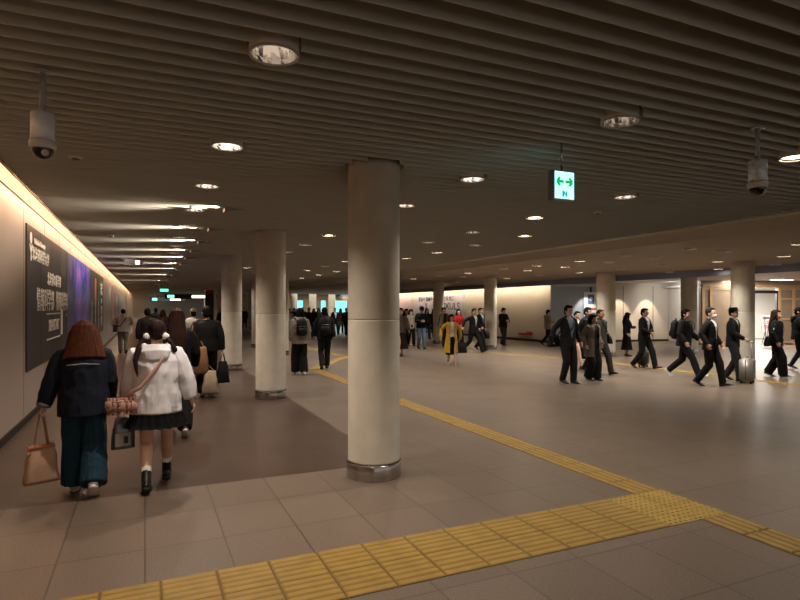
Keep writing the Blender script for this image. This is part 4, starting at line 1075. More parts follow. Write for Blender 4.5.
def crossbody(pr, label, rgb, hip, sx, w=.26, h=.18, d=.07, z=.86, name='shoulder_bag', m=None, yoff=-.06, body=True):
    """bag at hip side hip (-1 left), strap over the other shoulder"""
    c = pr.T(hip * sx, yoff, z); t = thing(name, label, 'bag', c, pr.face + PI / 2 * 0)
    m = m or cloth(rgb, .6); inv = (M.Translation(c) @ M.Rotation(pr.face, 4, 'Z')).inverted(); i = pr.inc + .006
    if body: obj('bag_body', soft_box(d if abs(yoff) < .1 else w, w if abs(yoff) < .1 else d, h, .9, .02, 8, 1.), m, t, True)
    bm = bmesh.new()
    pts = [pr.T(hip * sx, yoff - .03, z + h * .9), pr.T(hip * .14, -.118 - i, 1.06), pr.T(0, -.125 - i, 1.24), pr.T(-hip * .09, -.09 - i, 1.38), pr.T(-hip * .10, -.01, 1.435 + i), pr.T(-hip * .08, .085 + i, 1.37), pr.T(0, .118 + i, 1.24), pr.T(hip * .13, .115 + i, 1.06), pr.T(hip * sx, yoff + .05, z + h * .9)]
    loft(bm, [inv @ p for p in pts], [(.016, .005)] * 9, hint=(0, 0, 1), n=8); obj('strap', bm, m, t, True)
    return t, inv, pts

# ------------------------------------------------------------------ who walks where
def W_(px, py, z=0.):
    """the floor point seen at a picture point, in metres (used once, to read the places off the photograph)"""
    d = 565 * (z - CAM_Z) / (307.6 - py); l = (px - 400) / 565 * d
    return (d * math.sin(YAW) + l * math.cos(YAW), d * math.cos(YAW) - l * math.sin(YAW))
SUIT = {'type': 'suit', 'c': (.055, .055, .065), 'hem': .80}
def suit(c, shirt=(.80, .80, .82), tie=None, **k): return dict({'type': 'suit', 'c': c, 'hem': .80, 'shirt': shirt, 'tie': tie}, **k)
def tr(c): return {'type': 'trousers', 'c': c}
WL, WR_ = (.27, -.27, -14, 34), (-.27, .27, 34, -14)      # left / right foot leading
SL, SR = (.16, -.17, -6, 18), (-.17, .16, 18, -6)
BIG_L, BIG_R = (.36, -.38, -18, 48), (-.38, .36, 48, -18)
SWL = {'l': ((-.24, -.14, .89), (-.4, -1, 0), .5, (0, 1, 0)), 'r': ((.24, .18, .93), (.4, -1, 0), .5, (0, 1, 0))}
SWR = {'l': ((-.24, .18, .93), (-.4, -1, 0), .5, (0, 1, 0)), 'r': ((.24, -.14, .89), (.4, -1, 0), .5, (0, 1, 0))}
PHONE = {'l': ((-.06, .27, 1.12), (-.7, -.5, -.6), .9, (0, .3, 1)), 'r': ((.08, .28, 1.12), (.7, -.5, -.6), .9, (0, .3, 1))}
CLASP = {'l': ((-.05, .22, 1.0), (-.8, -.4, -.4), .9, (0, .5, 1)), 'r': ((.07, .23, 1.02), (.8, -.4, -.4), .9, (0, .5, 1))}
BOLD = (.05, .05, .055)
SNEAK = {'c': (.80, .76, .70), 'sc': (.84, .80, .74), 'sole': .034, 'fat': 1.12, 'rough': .6}
BWSH = {'c': (.05, .05, .055), 'sc': (.86, .84, .80), 'sole': .032, 'rough': .6}

# --- the two women in front
L1 = person('woman in navy jacket and wide teal trousers with an auburn bob, carrying a tan tote', -.50, 5.80, 3, 1.55, 'f', 2, (.13, -.23, 0, 40),
            {'l': ((-.350, .02, .86), (-.6, -.8, .1), 1.0, (.2, 1, 0)), 'r': ((.225, .17, .91), (.3, -1, 0), .6, (0, 1, 0))}, .02, (4, 3),
            {'type': 'jacket', 'c': (.08, .10, .155), 'hem': .79, 'fat': .025, 'hemband': 1, 'piping': 1, 'fold': .011, 'sleeve': .93, 'ff': (8, 8, 6)},
            {'type': 'wide', 'c': (.08, .19, .25), 'hem': .118}, dict(SNEAK), {'type': 'bob', 'c': AUB, 'len': 1.335, 'wb': .185, 'yb': -.05}, stout=1.08)
for k in 'lr':      # turned-back cuffs with a paler lining
    d = (L1.hand[k] - L1.wr[k]).normalized(); bm = bmesh.new(); inv = L1.MW.inverted()
    a = inv @ (L1.wr[k] - d * .035); b = inv @ (L1.wr[k] + d * .004)
    loft(bm, [a, a.lerp(b, .5), b], [.062, .066, .064], n=18, bulge=.02); bmesh.ops.transform(bm, matrix=M.Diagonal((L1.s,) * 3 + (1,)), verts=bm.verts); obj('cuff', bm, cloth((.42, .42, .45)), L1.o, True)
L2 = person('woman in white hooded jacket and short dark pleated skirt with white hair pompoms', .10, 5.72, -3, 1.585, 'f', 2, (-.22, .27, 16, -4),
            {'l': ((-.295, .13, .84), (-.9, -.7, 0), .9, (0, 1, 0)), 'r': ((.335, -.03, .875), (.8, -.8, 0), .5, (0, 1, 0))}, .03, (-4, 6),
            {'type': 'hoodie', 'c': (.84, .84, .86), 'hem': .795, 'fat': .025, 'hood': 1, 'hemband': 1, 'fold': .011, 'ff': (8, 8, 5), 'sleeve': .86},
            {'type': 'skirt', 'c': (.10, .11, .12), 'hem': .655, 'w': .285, 'pleat': 22, 'amp': .07}, {'c': (.05, .045, .05), 'shaft': .085, 'sole': .034, 'fat': 1.08, 'sc': (.05, .05, .05), 'sock': (.85, .82, .80), 'sockh': .06, 'heel': 1, 'rough': .35},
            {'type': 'tails', 'c': (.13, .07, .065)}, stout=1.06)
# --- walkers ahead of them
L3 = person('woman in black with very long brown hair, walking ahead of the white hooded jacket', .38, 7.95, 0, 1.69, 'f', 2, WL, SWL, .02, (0, 0), {'type': 'coat', 'c': (.05, .045, .045), 'hem': .70}, {'type': 'wide', 'c': (.05, .048, .05), 'hem': .085}, BWSH, {'type': 'long', 'c': BRN, 'len': 1.10})
L4 = person('man in a black sweater walking away beside the dark bag, short black hair', 1.06, 11.2, 0, 1.70, 'm', 1, SR, {'l': ((-.25, .08, .92), (-.5, -1, 0), .9, (0, 1, 0)), 'r': ((.285, .0, .88), (.5, -1, 0), 1.0, (0, 1, 0))}, .02, (0, 0), {'type': 'sweater', 'c': (.045, .045, .05), 'hem': .86, 'fat': .02}, {'type': 'wide', 'c': (.06, .06, .065), 'hem': .09}, BWSH, {'type': 'short', 'c': BLK}, stout=1.08)
L5 = person('man in a pale grey jacket with a dark strap across his back', -.72, 22.9, 8, 1.62, 'm', 1, SL, {'l': ((-.20, .16, 1.02), (-1, -.3, 0), .7, (0, 1, 0)), 'r': ((.12, .24, 1.12), (1, -.5, -.2), .9, (0, .4, 1))}, .03, (0, 6), {'type': 'jacket', 'c': (.70, .68, .64), 'hem': .84, 'fat': .015}, tr((.52, .50, .46)), {'c': (.12, .09, .07)}, {'type': 'crop', 'c': GRY}, stout=1.1)
L6 = person('person in a dark coat seen past the left side of the twin-tailed head', .06, 16.2, 0, 1.66, 'm', 0, SL, None, .02, (0, 0), {'type': 'coat', 'c': (.10, .085, .08), 'hem': .66}, tr((.08, .08, .085)), None, {'type': 'short', 'c': BLK})
L7 = person('person in a beige cap and pale top beyond the long brown hair', 1.28, 17.4, 0, 1.62, 'f', 0, SR, None, .02, (0, 0), {'type': 'jacket', 'c': (.70, .66, .60), 'hem': .82}, tr((.12, .12, .14)), None, {'type': 'short', 'c': DRK}, extras=('beigecap',))
person('distant walker in a reddish-brown top down the walkway, left of the long brown hair', .60, 22.5, 0, 1.60, 'f', 0, SL, None, .02, (0, 0), {'type': 'jacket', 'c': (.22, .12, .10), 'hem': .8}, tr((.08, .07, .07)), None, {'type': 'bob', 'c': BRN})
person('distant walker in black down the walkway, farthest of those near its middle', .45, 28, 0, 1.68, 'm', 0, SR, None, .02, (0, 0), {'type': 'jacket', 'c': (.07, .065, .07), 'hem': .8}, tr((.06, .06, .07)), None, {'type': 'short', 'c': BLK})

# --- the pair with rucksacks
C1 = person('person in a grey hooded top with a black rucksack and baggy black trousers', 3.5, 13.8, 0, 1.66, 'f', 1, (.12, -.10, 0, 8), None, .03, (8, 0), {'type': 'hoodie', 'c': (.52, .47, .43), 'hem': .80, 'hood': 1, 'fat': .01}, {'type': 'wide', 'c': (.045, .045, .05), 'hem': .105}, {'c': (.82, .80, .78), 'sc': (.85, .84, .82), 'sole': .03}, {'type': 'bob', 'c': BLK, 'len': 1.47})
backpack(C1, 'black rucksack on the back of the grey hooded top', (.05, .05, .055), .27, .40, .13, 1.02)
C2 = person('man in black with a big black rucksack, walking away over the yellow strips', 4.45, 14.85, -12, 1.68, 'm', 1, SR, SWR, .04, (0, 0), {'type': 'jacket', 'c': (.05, .05, .055), 'hem': .82, 'fat': .01}, tr((.065, .065, .075)), BOLD and {'c': BOLD}, {'type': 'short', 'c': DRK})
backpack(C2, 'big black rucksack on the man in black', (.055, .055, .06), .33, .46, .17, .98)
# --- the crowd beyond them
crowd = [(289.5, 338, 178, 1.62, 'f', 'open', (.62, .60, .58), 'long', 'far woman in a pale jacket peeping out behind the second pillar'),
         (294, 335, 170, 1.66, 'f', 'jacket', (.10, .09, .09), 'long', 'far woman in dark clothes just left of the grey hooded top'),
         (309, 337, 185, 1.70, 'm', 'jacket', (.12, .09, .08), 'short', 'far man in dark brown between the two rucksack wearers'),
         (314, 334, 180, 1.62, 'f', 'jacket', (.16, .10, .09), 'bob', 'far woman with a bob between the two rucksack wearers'),
         (318.5, 332, 180, 1.66, 'f', 'jacket', (.60, .57, .55), 'long', 'far woman in light grey beside the left shoulder of the man in black'),
         (335, 334.5, 185, 1.68, 'm', 'suit', (.06, .06, .07), 'short', 'far man in a black suit right of the big black rucksack'),
         (340.6, 333, 180, 1.62, 'f', 'coat', (.66, .52, .38), 'bob', 'far woman in a long beige coat before the cyan window'),
         (346.3, 335.5, 175, 1.66, 'm', 'jacket', (.055, .05, .055), 'short', 'far person in black just left of the nearest pillar'),
         (244.5, 329, 180, 1.68, 'm', 'coat', (.05, .05, .055), 'short', 'far person in a black coat in the gap left of the second pillar'),
         (248.3, 328, 180, 1.70, 'm', 'jacket', (.06, .06, .065), 'short', 'far person in dark clothes in the gap, right-hand one of the pair'),
         (221, 334, 180, 1.60, 'f', 'jacket', (.07, .07, .075), 'bob', 'far dark figure left of the third pillar'),
         (325, 329, 180, 1.66, 'f', 'jacket', (.10, .10, .12), 'bob', 'far figure in dark blue hidden behind the big black rucksack'),
         (303, 330, 180, 1.70, 'm', 'suit', (.07, .07, .08), 'short', 'far man in a suit behind the grey hooded top')]
for k, (px, py, fc, H_, sx, ty, c, hr, lab) in enumerate(crowd):
    X, Y = W_(px, py)
    person(lab, X, Y, fc, H_, sx, 0, (SL, SR, WL)[k % 3], (SWL, SWR, None)[k % 3], .02, (0, 0), {'type': ty, 'c': c, 'hem': .55 if ty == 'coat' else .82}, tr((.06, .06, .07)), None, {'type': hr, 'c': (BLK, DRK, BRN)[k % 3]})

# --- middle of the hall, coming towards the viewer
person('woman in long brown skirt and grey top at the edge of the nearest pillar', 7.93, 17.5, 175, 1.66, 'f', 1, SR, SWR, .02, (0, 0), {'type': 'jacket', 'c': (.34, .29, .27), 'hem': .84}, {'type': 'skirt', 'c': (.22, .17, .15), 'hem': .28, 'w': .27, 'pleat': 14}, {'c': (.06, .05, .05)}, {'type': 'long', 'c': BRN})
person('masked woman in a short pale beige jacket and black trousers near the nearest pillar', *W_(411, 346), 172, 1.60, 'f', 1, SL, SWL, .02, (0, 0), {'type': 'open', 'c': (.70, .66, .58), 'hem': .80, 'shirt': (.75, .73, .70), 'open': .03}, tr((.055, .055, .06)), None, {'type': 'bob', 'c': DRK}, extras=('mask',))
person('dark figure walking between the patterned skirt and the pale beige jacket', *W_(406.5, 344), 180, 1.62, 'f', 0, SR, None, .02, (0, 0), {'type': 'coat', 'c': (.08, .07, .07), 'hem': .6}, tr((.07, .07, .075)), None, {'type': 'bob', 'c': BLK})
M3 = person('man in a black sweater, blue jeans and cap looking down at a phone', 10.1, 20.3, 168, 1.71, 'm', 1, SL, PHONE, .03, (0, 22), {'type': 'sweater', 'c': (.045, .045, .05), 'hem': .86, 'fat': .02}, {'type': 'jeans', 'c': (.38, .47, .56)}, {'c': (.10, .08, .07)}, {'type': 'crop', 'c': BLK}, extras=('bluecap',))
person('dark-haired woman in black behind the man in blue jeans, left one of two', *W_(426.8, 340.5), 178, 1.62, 'f', 0, SL, None, .02, (0, 0), {'type': 'jacket', 'c': (.07, .065, .075), 'hem': .8}, tr((.16, .18, .24)), SNEAK, {'type': 'long', 'c': BLK})
person('dark-haired woman in brown behind the man in blue jeans, right one of two', *W_(433.8, 339), 180, 1.63, 'f', 0, SR, None, .02, (0, 0), {'type': 'coat', 'c': (.15, .10, .085), 'hem': .5}, tr((.09, .08, .08)), SNEAK, {'type': 'long', 'c': DRK})
M6 = person('man in an open khaki coat beside the slim pillar with the lilac poster', *W_(443.5, 347), 180, 1.68, 'm', 1, SR, SWR, .02, (0, 0), {'type': 'open', 'c': (.42, .38, .31), 'hem': .62, 'shirt': (.08, .08, .09), 'open': .06}, tr((.07, .07, .08)), None, {'type': 'short', 'c': BLK})
M7 = person('short woman in an open mustard-yellow coat over a white top and dark skirt', 8.2, 14.5, 168, 1.47, 'f', 1, (.12, -.12, 0, 14), {'l': ((-.33, .0, .93), (-.6, -.8, 0), .9, (0, 1, 0)), 'r': ((.36, -.02, .95), (.6, -.8, 0), .5, (0, 1, 0))}, .02, (6, 0),
            {'type': 'open', 'c': (.72, .56, .18), 'hem': .42, 'shirt': (.84, .82, .80), 'open': .075, 'flare': .13, 'inner': 'white_top'}, {'type': 'skirt', 'c': (.06, .065, .08), 'hem': .34, 'w': .20, 'pleat': 12}, {'c': (.55, .42, .33), 'sc': (.6, .55, .5)}, {'type': 'bob', 'c': BLK, 'len': 1.47}, stout=1.08)
hand_bag('handbag', 'dark navy bag hanging from the hand of the mustard-coated woman', M7.hand['l'], 2.9, .34, .16, .30, .10, (.08, .09, .12), seed=2.)
person('woman in a bright red top with long dark hair behind the mustard coat', *W_(458.5, 350), 178, 1.61, 'f', 1, SL, CLASP, .02, (0, 0), {'type': 'jacket', 'c': (.58, .08, .09), 'hem': .86}, tr((.07, .07, .08)), None, {'type': 'long', 'c': BLK})
M9 = person('man in a dark navy suit with white shirt striding in front of the pale pillar', 11.1, 18.0, 200, 1.70, 'm', 1, BIG_L, {'l': ((-.22, .22, 1.0), (-.4, -1, 0), .5, (0, 1, 0)), 'r': ((.42, -.16, 1.02), (.4, -1, 0), .5, (0, 1, 0))}, .07, (-14, 4), suit((.075, .085, .115), tie=None, open=.075), tr((.065, .07, .09)), None, {'type': 'short', 'c': BLK})
M10 = person('man in a dark suit and pale blue shirt walking just behind the striding suit', *W_(480.5, 350), 200, 1.69, 'm', 1, WR_, {'l': ((-.25, .02, .89), (-.5, -1, 0), 1., (0, 1, 0)), 'r': ((.24, .1, .9), (.5, -1, 0), .5, (0, 1, 0))}, .03, (-5, 0), suit((.06, .065, .08), (.66, .74, .84)), tr((.055, .06, .07)), None, {'type': 'short', 'c': BRN})
def briefcase(label, hand, rz, w=.40, h=.30, d=.10, rgb=(.045, .045, .05)):
    t = thing('briefcase', label, 'bag', (hand.x, hand.y, hand.z - h - .035), rz)
    bm = bmesh.new(); box(bm, (-w / 2, -d / 2, 0), (w / 2, d / 2, h), .02); obj('case_body', bm, mat('black_leather', rgb, .45), t, True)
    bm = bmesh.new(); tube(bm, [(-.07, 0, h - .005), (-.06, 0, h + .035), (.06, 0, h + .035), (.07, 0, h - .005)], .010, 8); obj('handle', bm, M_black, t, True)
    bm = bmesh.new(); box(bm, (-w / 2 + .03, -d / 2 - .006, .06), (w / 2 - .03, -d / 2 + .002, h * .62), .004); obj('front_pocket', bm, mat('black_leather', rgb, .5), t)
    return t
briefcase('black briefcase in the hand of the man in the pale blue shirt', M10.hand['l'], PI / 2 + .35)
person('person all in black with hands together right of the pale pillar', *W_(503, 345.5), 190, 1.66, 'm', 1, SR, PHONE, .02, (0, 14), {'type': 'hoodie', 'c': (.045, .045, .05), 'hem': .84}, tr((.10, .095, .10)), None, {'type': 'short', 'c': BLK})
person('person in a beige hooded jacket walking along the far right wall', *W_(547.5, 345), 238, 1.60, 'm', 1, WL, PHONE, .04, (0, 8), {'type': 'hoodie', 'c': (.60, .54, .45), 'hem': .80, 'hood': 1}, tr((.07, .07, .08)), None, {'type': 'short', 'c': DRK})

# --- right-hand group
R1 = person('man in a charcoal suit with a black strap across a pale blue shirt', 8.47, 9.8, 182, 1.72, 'm', 1, (.08, -.07, 0, 8), {'r': ((.32, -.13, .93), (.5, -1, 0), .5, (0, 1, 0)), 'l': ((-.24, .12, .9), (-.5, -1, 0), .5, (0, 1, 0))}, .03, (-10, 2), suit((.12, .115, .115), (.62, .68, .80), open=.10, button=.98), tr((.105, .10, .10)), None, {'type': 'short', 'c': BLK})
crossbody(R1, 'black messenger bag on the hip of the man in the charcoal suit', (.05, .05, .055), 1, .27, .30, .24, .10, .80, yoff=-.14)
R2 = person('woman with tied hair in a black suit behind the charcoal suit', *W_(577, 368.5), 180, 1.60, 'f', 1, WR_, {'l': ((-.26, .05, .88), (-.5, -1, 0), 1., (0, 1, 0)), 'r': ((.24, .1, .9), (.5, -1, 0), .5, (0, 1, 0))}, .03, (0, 0), suit((.05, .05, .055), (.84, .83, .82), hem=.82), {'type': 'skirt', 'c': (.05, .05, .055), 'hem': .50, 'w': .20, 'pleat': 6, 'amp': .02}, {'c': (.40, .22, .16)}, {'type': 'tied', 'c': BLK})
hand_bag('handbag', 'black tote bag carried by the woman with tied hair', R2.hand['l'], 1.9, .38, .15, .30, .16, (.045, .045, .05), seed=4.)
R3 = person('woman in an open grey cardigan over a long black outfit, with black hair', 9.32, 9.95, 184, 1.52, 'f', 1, (.05, -.06, 0, 6), {'l': ((-.24, .06, .92), (-.5, -1, 0), .5, (0, 1, 0)), 'r': ((.25, .0, .92), (.5, -1, 0), .5, (0, 1, 0))}, .02, (0, 4), {'type': 'open', 'c': (.40, .36, .33), 'hem': .62, 'shirt': (.045, .045, .05), 'open': .08, 'fat': .015, 'flare': .08, 'inner': 'black_top'}, {'type': 'wide', 'c': (.045, .045, .05), 'hem': .11}, None, {'type': 'bob', 'c': BLK, 'len': 1.46}, stout=1.08)
R4 = person('man in grey with glasses behind the right shoulder of the grey cardigan', 10.3, 10.75, 190, 1.65, 'm', 1, WL, SWL, .03, (-6, 0), {'type': 'jacket', 'c': (.20, .19, .18), 'hem': .84}, tr((.15, .14, .14)), {'c': (.06, .055, .05)}, {'type': 'crop', 'c': DRK}, extras=('glasses',), skin=SKIN2)
crossbody(R4, 'black bag at the side of the man in grey with glasses', (.05, .05, .055), -1, .29, .26, .24, .09, .82, yoff=.02)
person('man in dark blue jeans hidden behind the head of the grey cardigan', *W_(587.5, 372), 190, 1.68, 'm', 1, SR, SWR, .03, (0, 0), {'type': 'jacket', 'c': (.10, .10, .12), 'hem': .84}, {'type': 'jeans', 'c': (.16, .19, .26)}, {'c': (.09, .08, .08)}, {'type': 'short', 'c': DRK})
person('woman with long black hair in a long dark blue dress standing at the thick pillar', 15.05, 14.45, 246, 1.50, 'f', 1, (.02, -.03, 0, 0), PHONE, .01, (0, 18), {'type': 'sweater', 'c': (.10, .12, .16), 'hem': .90}, {'type': 'dress', 'c': (.06, .065, .08), 'hem': .25, 'w': .25, 'pleat': 10, 'amp': .03}, None, {'type': 'long', 'c': BLK, 'len': 1.22})
R6 = person('man with glasses in a black suit, hands clasped, small trolley case behind him', 12.4, 11.3, 192, 1.68, 'm', 1, WL, CLASP, .03, (-10, 0), suit((.05, .05, .055), open=.07), tr((.05, .05, .055)), {'c': (.30, .14, .09)}, {'type': 'short', 'c': BLK}, extras=('glasses',))
R7 = person('man in black with a rucksack and white trainers taking a long stride', 11.72, 9.5, 198, 1.70, 'm', 1, BIG_R, {'l': ((-.20, .26, .98), (-.4, -1, 0), .5, (0, 1, 0)), 'r': ((.24, .12, .92), (.4, -1, 0), .5, (0, 1, 0))}, .08, (-10, 0), {'type': 'jacket', 'c': (.05, .05, .055), 'hem': .82, 'fat': .005}, tr((.05, .05, .06)), {'c': (.80, .79, .77), 'sc': (.84, .83, .80), 'sole': .03}, {'type': 'short', 'c': BLK})
backpack(R7, 'black rucksack on the man with white trainers', (.05, .05, .055), .30, .42, .17, 1.0)
R8 = person('man in black suit with a white mask and white shirt beside the black hat', 10.9, 8.2, 200, 1.685, 'm', 1, (.22, -.22, -10, 26), {'r': ((.27, .02, .93), (.5, -1, 0), .5, (0, 1, 0)), 'l': ((-.24, .14, .92), (-.5, -1, 0), .5, (0, 1, 0))}, .03, (-14, 0), suit((.05, .05, .055), (.86, .86, .87), open=.10, button=.96), tr((.05, .05, .055)), None, {'type': 'crop', 'c': GRY}, extras=('mask', 'glasses'))
R9 = person('man in a black hat, black suit and dark tie walking beside the silver suitcase', 12.22, 8.62, 198, 1.66, 'm', 1, SR, {'r': ((.16, .28, 1.0), (.5, -1, 0), 1., (-.5, 1, 0)), 'l': ((-.25, .0, .9), (-.5, -1, 0), .6, (0, 1, 0))}, .03, (-14, 0), suit((.06, .06, .065), (.84, .84, .85), (.06, .06, .08), open=.07), tr((.13, .125, .125)), None, {'type': 'crop', 'c': BLK}, extras=('hat',))
# R10, R11
R10 = person('woman with long brown hair in a black tracksuit with a white arm stripe', 13.75, 8.62, 206, 1.62, 'f', 1, SR, {'l': ((-.25, .10, .90), (-.5, -1, 0), .5, (0, 1, 0)), 'r': ((.25, .06, .90), (.5, -1, 0), .5, (0, 1, 0))}, .02, (0, 0), {'type': 'jacket', 'c': (.05, .05, .055), 'hem': .80, 'stripe': 1}, {'type': 'wide', 'c': (.045, .045, .05), 'hem': .10}, BWSH, {'type': 'long', 'c': BRN, 'len': 1.24})
crossbody(R10, 'black shoulder bag on the hip of the tracksuit woman', (.045, .045, .05), 1, .27, .28, .22, .10, .80, yoff=-.15)
R11 = person('person in a black hooded jacket and dark jeans, last on the right', 16.2, 9.55, 215, 1.68, 'm', 1, SL, PHONE, .03, (-20, 0), {'type': 'hoodie', 'c': (.05, .05, .055), 'hem': .82, 'hood': 1}, {'type': 'jeans', 'c': (.10, .11, .15)}, BWSH, {'type': 'short', 'c': BLK})

# ------------------------------------------------------------------ bags of the people in front
h = L1.hand['l']
t = hand_bag('tote_bag', 'tan leather tote hanging from the left hand of the navy jacket', h + V((0, 0, -.005)), .35, .27, .13, .325, .27, (.68, .55, .45), (.56, .43, .33), taper=.72, hw=.010, seed=1.)
bm = bmesh.new(); ell(bm, (-.11, -.075, .27), (.018, .012, .022)); obj('charm', bm, mat('gold_charm', (.80, .66, .36), .25, 1.), t, True, )
bm = bmesh.new(); box(bm, (-.11, -.05, .305), (.10, .05, .322), .006); obj('zip_edge', bm, cloth((.70, .42, .24), .6), t)
h = L2.hand['l']
t = thing('shopping_bag', 'flat silver-grey shopping bag hanging beside the short dark skirt', 'bag', (h.x - .02, h.y, h.z - .37), .25)
bm = bmesh.new(); loft(bm, [(0, 0, 0), (0, 0, .1), (.01, 0, .22), (.018, 0, .29)], [(.10, .035), (.098, .042), (.088, .032), (.078, .012)], hint=(1, 0, 0), n=24, bulge=.05)
for v in bm.verts: v.co.x = math.copysign(abs(v.co.x), v.co.x)
obj('bag_body', bm, mat('silver_vinyl', (.50, .52, .53), .25, .3), t, True)
bm = bmesh.new(); box(bm, (-.075, -.047, .03), (.06, -.041, .15), .002); obj('print_patch', bm, mat('patch_grey', (.66, .66, .66), .4), t)
bm = bmesh.new(); box(bm, (.0, -.050, .055), (.035, -.046, .12), .001); obj('print_mark', bm, M_black, t)
for q in (-1, 1):
    bm = bmesh.new(); box(bm, (q * .088 - .006, -.045, .005), (q * .088 + .006, -.03, .2), .002); obj('dark_edge', bm, M_black, t)
    bm = bmesh.new(); tube(bm, [(-.05, q * .012, .28), (-.01, q * .012, .34), (.02, q * .006, .37), (.04, q * .012, .34), (.07, q * .012, .28)], .0035, 6); obj('handle', bm, M_black, t, True)
# frilly purse
pk = cloth((.74, .58, .53), .7)
t, inv, pts = crossbody(L2, 'frilly dusty pink purse on a thin strap against the white hooded jacket', (.58, .42, .38), -1, .30, .24, .16, .10, .825, 'frilly_purse', pk, yoff=-.12, body=False)
bm = bmesh.new(); loft(bm, [(-.13, 0, .055), (-.10, 0, .06), (0, 0, .062), (.10, 0, .06), (.13, 0, .055)], [(.045, .035), (.062, .055), (.066, .062), (.062, .055), (.045, .035)], hint=(0, 0, 1), n=22, bulge=.3); obj('purse_body', bm, pk, t, True)
for row, z in enumerate((.012, .05, .085, .118)):
    bm = bmesh.new(); n = 130; rg = []
    for j, (oz, ex) in enumerate(((.018, -.004), (.0, .010), (-.026, .022))):
        rg.append([bm.verts.new(((.135 - .01 * abs(row - 1.5)) * math.copysign(abs(math.cos(a)) ** .7, math.cos(a)) * (1 + ex * 2), (.058 - .012 * abs(row - 1.5)) * math.sin(a) * (1 + ex * 6) + (.009 * j) * math.sin(a * 21 + row), z + oz + .007 * j * math.cos(a * 17 + row))) for a in [2 * PI * q / n for q in range(n)]])
    for a, b in zip(rg, rg[1:]):
        for q in range(n): bm.faces.new((a[q], a[(q + 1) % n], b[(q + 1) % n], b[q]))
    bmesh.ops.solidify(bm, geom=bm.faces[:], thickness=.002); obj('frill', bm, pk, t, True)
# the man in the black sweater carries three
hand_bag('handbag', 'black bag hanging from the right hand of the man in the black sweater', L4.hand['r'], .2, .26, .10, .40, .16, (.045, .045, .05), taper=.6, seed=3.)
c = L4.T(-.19, -.31, .47)
t = thing('tan_bag', 'tan shoulder bag at the back of the man in the black sweater', 'bag', c, .3)
obj('bag_body', soft_box(.38, .16, .48, .88, .04, 10, 5.), cloth((.52, .38, .26), .6), t, True)
inv = (M.Translation(c) @ M.Rotation(.3, 4, 'Z')).inverted()
bm = bmesh.new(); loft(bm, [(-.14, 0, .46), inv @ L4.T(-.26, -.09, 1.30), inv @ L4.T(-.20, -.01, 1.455), inv @ L4.T(-.2, .10, 1.28), (.14, .03, .46)], [(.016, .006)] * 5, n=8); obj('strap', bm, cloth((.48, .34, .22), .6), t, True)
c = L4.T(.03, -.31, .10)
t = thing('beige_bag', 'drooping beige cloth bag below the tan shoulder bag', 'bag', c, -.1)
obj('bag_body', soft_box(.30, .14, .42, .65, .04, 10, 7.), cloth((.62, .56, .48), .75), t, True)
bm = bmesh.new(); hl = inv = (M.Translation(c) @ M.Rotation(-.1, 4, 'Z')).inverted() @ L4.hand['l']; tube(bm, [(-.08, 0, .40), hl * .6 + V((0, 0, .17)), hl, hl * .6 + V((.04, 0, .17)), (.08, 0, .40)], .008, 8); obj('handle', bm, cloth((.55, .48, .40), .7), t, True)
# strap and bag of the grey jacket
crossbody(L5, 'dark brown shoulder bag at the left hip of the man in the pale grey jacket', (.16, .10, .07), -1, .30, .24, .24, .10, .84, yoff=-.03)
# phones
def phone(pr, label, dz=.0):
    a = (pr.hand['l'] + pr.hand['r']) / 2; t = thing('phone', label, 'phone', (a.x, a.y, a.z + .01), pr.face)
    bm = bmesh.new(); box(bm, (-.036, -.004, -.04), (.036, .004, .11), .003); o = obj('case', bm, M_black, t); o.rotation_euler = (.6, 0, 0)
    bm = bmesh.new(); box(bm, (-.033, -.0052, -.035), (.033, -.0042, .105)); q = obj('screen', bm, emit('phone_screen', (.8, .85, .9), .5), o)
phone(M3, 'phone held by the man in blue jeans')

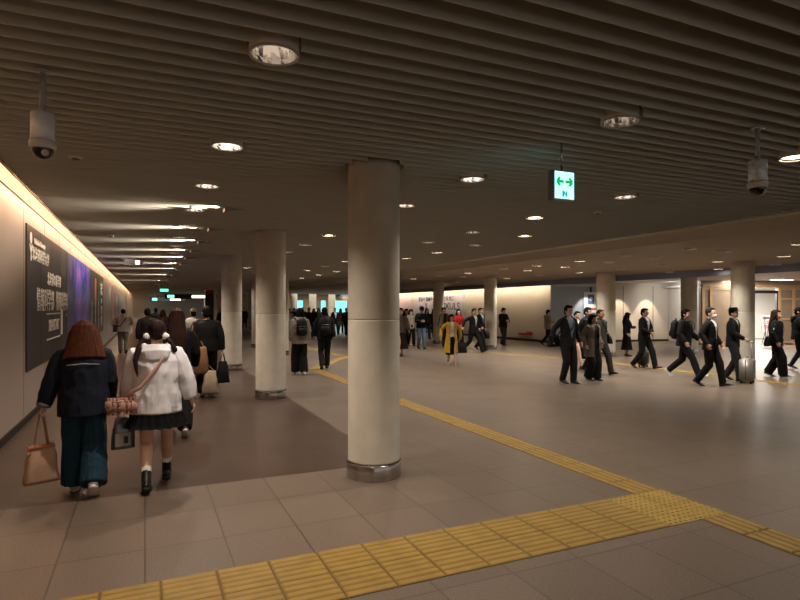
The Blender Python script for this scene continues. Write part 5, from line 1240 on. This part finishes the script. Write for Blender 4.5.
# ------------------------------------------------------------------ wheeled cases
def trolley(name, label, x, y, rz, w, d, h, hand, m, ribs=7, dark=None):
    t = thing(name, label, 'suitcase', (x, y, 0), rz); z0 = .05
    bm = bmesh.new(); box(bm, (-w / 2, -d / 2, z0), (w / 2, d / 2, z0 + h), .035, seg=3)
    obj('shell', bm, m, t, True)
    bm = bmesh.new()
    for sy in (-1, 1):
        for q in range(ribs):
            xx = -w / 2 + .05 + (w - .1) * q / (ribs - 1); box(bm, (xx - .008, sy * d / 2 - .005, z0 + .045), (xx + .008, sy * d / 2 + .005, z0 + h - .045), .003, seg=1)
    obj('rib', bm, m, t)
    bm = bmesh.new(); box(bm, (-w / 2 - .002, -.008, z0 + .03), (w / 2 + .002, .008, z0 + h - .03), .003); obj('seam_band', bm, dark or M_black, t)
    for sx in (-1, 1):
        for sy in (-1, 1):
            bm = bmesh.new(); lathe(bm, [(0, -.012), (.022, -.012), (.025, -.006), (.025, .006), (.022, .012), (0, .012)], n=18); bmesh.ops.transform(bm, matrix=M.Translation((sx * (w / 2 - .05), sy * (d / 2 - .04), .025)) @ M.Rotation(PI / 2, 4, 'Y'), verts=bm.verts)
            wl = obj('wheel', bm, M_black, t, True)
            bm = bmesh.new(); box(bm, (sx * (w / 2 - .05) - .02, sy * (d / 2 - .04) - .02, .03), (sx * (w / 2 - .05) + .02, sy * (d / 2 - .04) + .02, .056), .004); obj('wheel_fork', bm, M_black, wl)
    hz_ = hand
    for sx in (-1, 1):
        bm = bmesh.new(); tube(bm, [(sx * w * .27, d * .36, z0 + h - .01), (sx * w * .27, d * .36, hz_)], .009, 10); obj('pull_tube', bm, M_plastic, t, True)
    bm = bmesh.new(); loft(bm, [(-w * .30, d * .36, hz_), (0, d * .36, hz_ + .008), (w * .30, d * .36, hz_)], [(.014, .017)] * 3, hint=(0, 0, 1), n=10); obj('grip', bm, M_plastic, t, True)
    bm = bmesh.new(); tube(bm, [(-.06, 0, z0 + h - .004), (-.05, 0, z0 + h + .02), (.05, 0, z0 + h + .02), (.06, 0, z0 + h - .004)], .008, 8); obj('top_handle', bm, M_black, t, True)
    return t
hx_ = R9.hand['r']
trolley('suitcase', 'silver ribbed suitcase with its handle pulled up', hx_.x - .10, hx_.y - .06, math.radians(205), .40, .26, .50, hx_.z - .02, mat('silver_shell', (.60, .58, .56), .35, .45))
trolley('suitcase', 'small black trolley case behind the man with clasped hands', R6.T(-.34, -.20, 0).x, R6.T(-.34, -.20, 0).y, math.radians(205), .34, .22, .42, .82, mat('black_shell', (.05, .05, .055), .5), 5)

# ================================================================== LIGHT, CAMERA
w = bpy.data.worlds.new('ambient_fill'); sc.world = w; w.use_nodes = True
w.node_tree.nodes['Background'].inputs['Color'].default_value = (.78, .72, .64, 1)
w.node_tree.nodes['Background'].inputs['Strength'].default_value = .38  # ambient fill added from the open sides to lift the slats
cam = bpy.data.cameras.new('camera'); co = bpy.data.objects.new('camera', cam); C.objects.link(co)
co.location = (0, 0, CAM_Z); co.rotation_euler = (PI / 2, 0, -YAW)
cam.sensor_width = 36; cam.lens = 36 * 565 / 800; cam.shift_y = 7.6 / 800; cam.clip_end = 200; cam.clip_start = .05
sc.camera = co
vs = sc.view_settings; vs.view_transform = 'Standard'; vs.look = 'None'; vs.gamma = 1; vs.use_curve_mapping = False
vs.exposure = .55
sc.cycles.use_denoising = True
sc.cycles.caustics_reflective = False; sc.cycles.caustics_refractive = False
sc.cycles.sample_clamp_indirect = 4
sc.cycles.max_bounces = 6
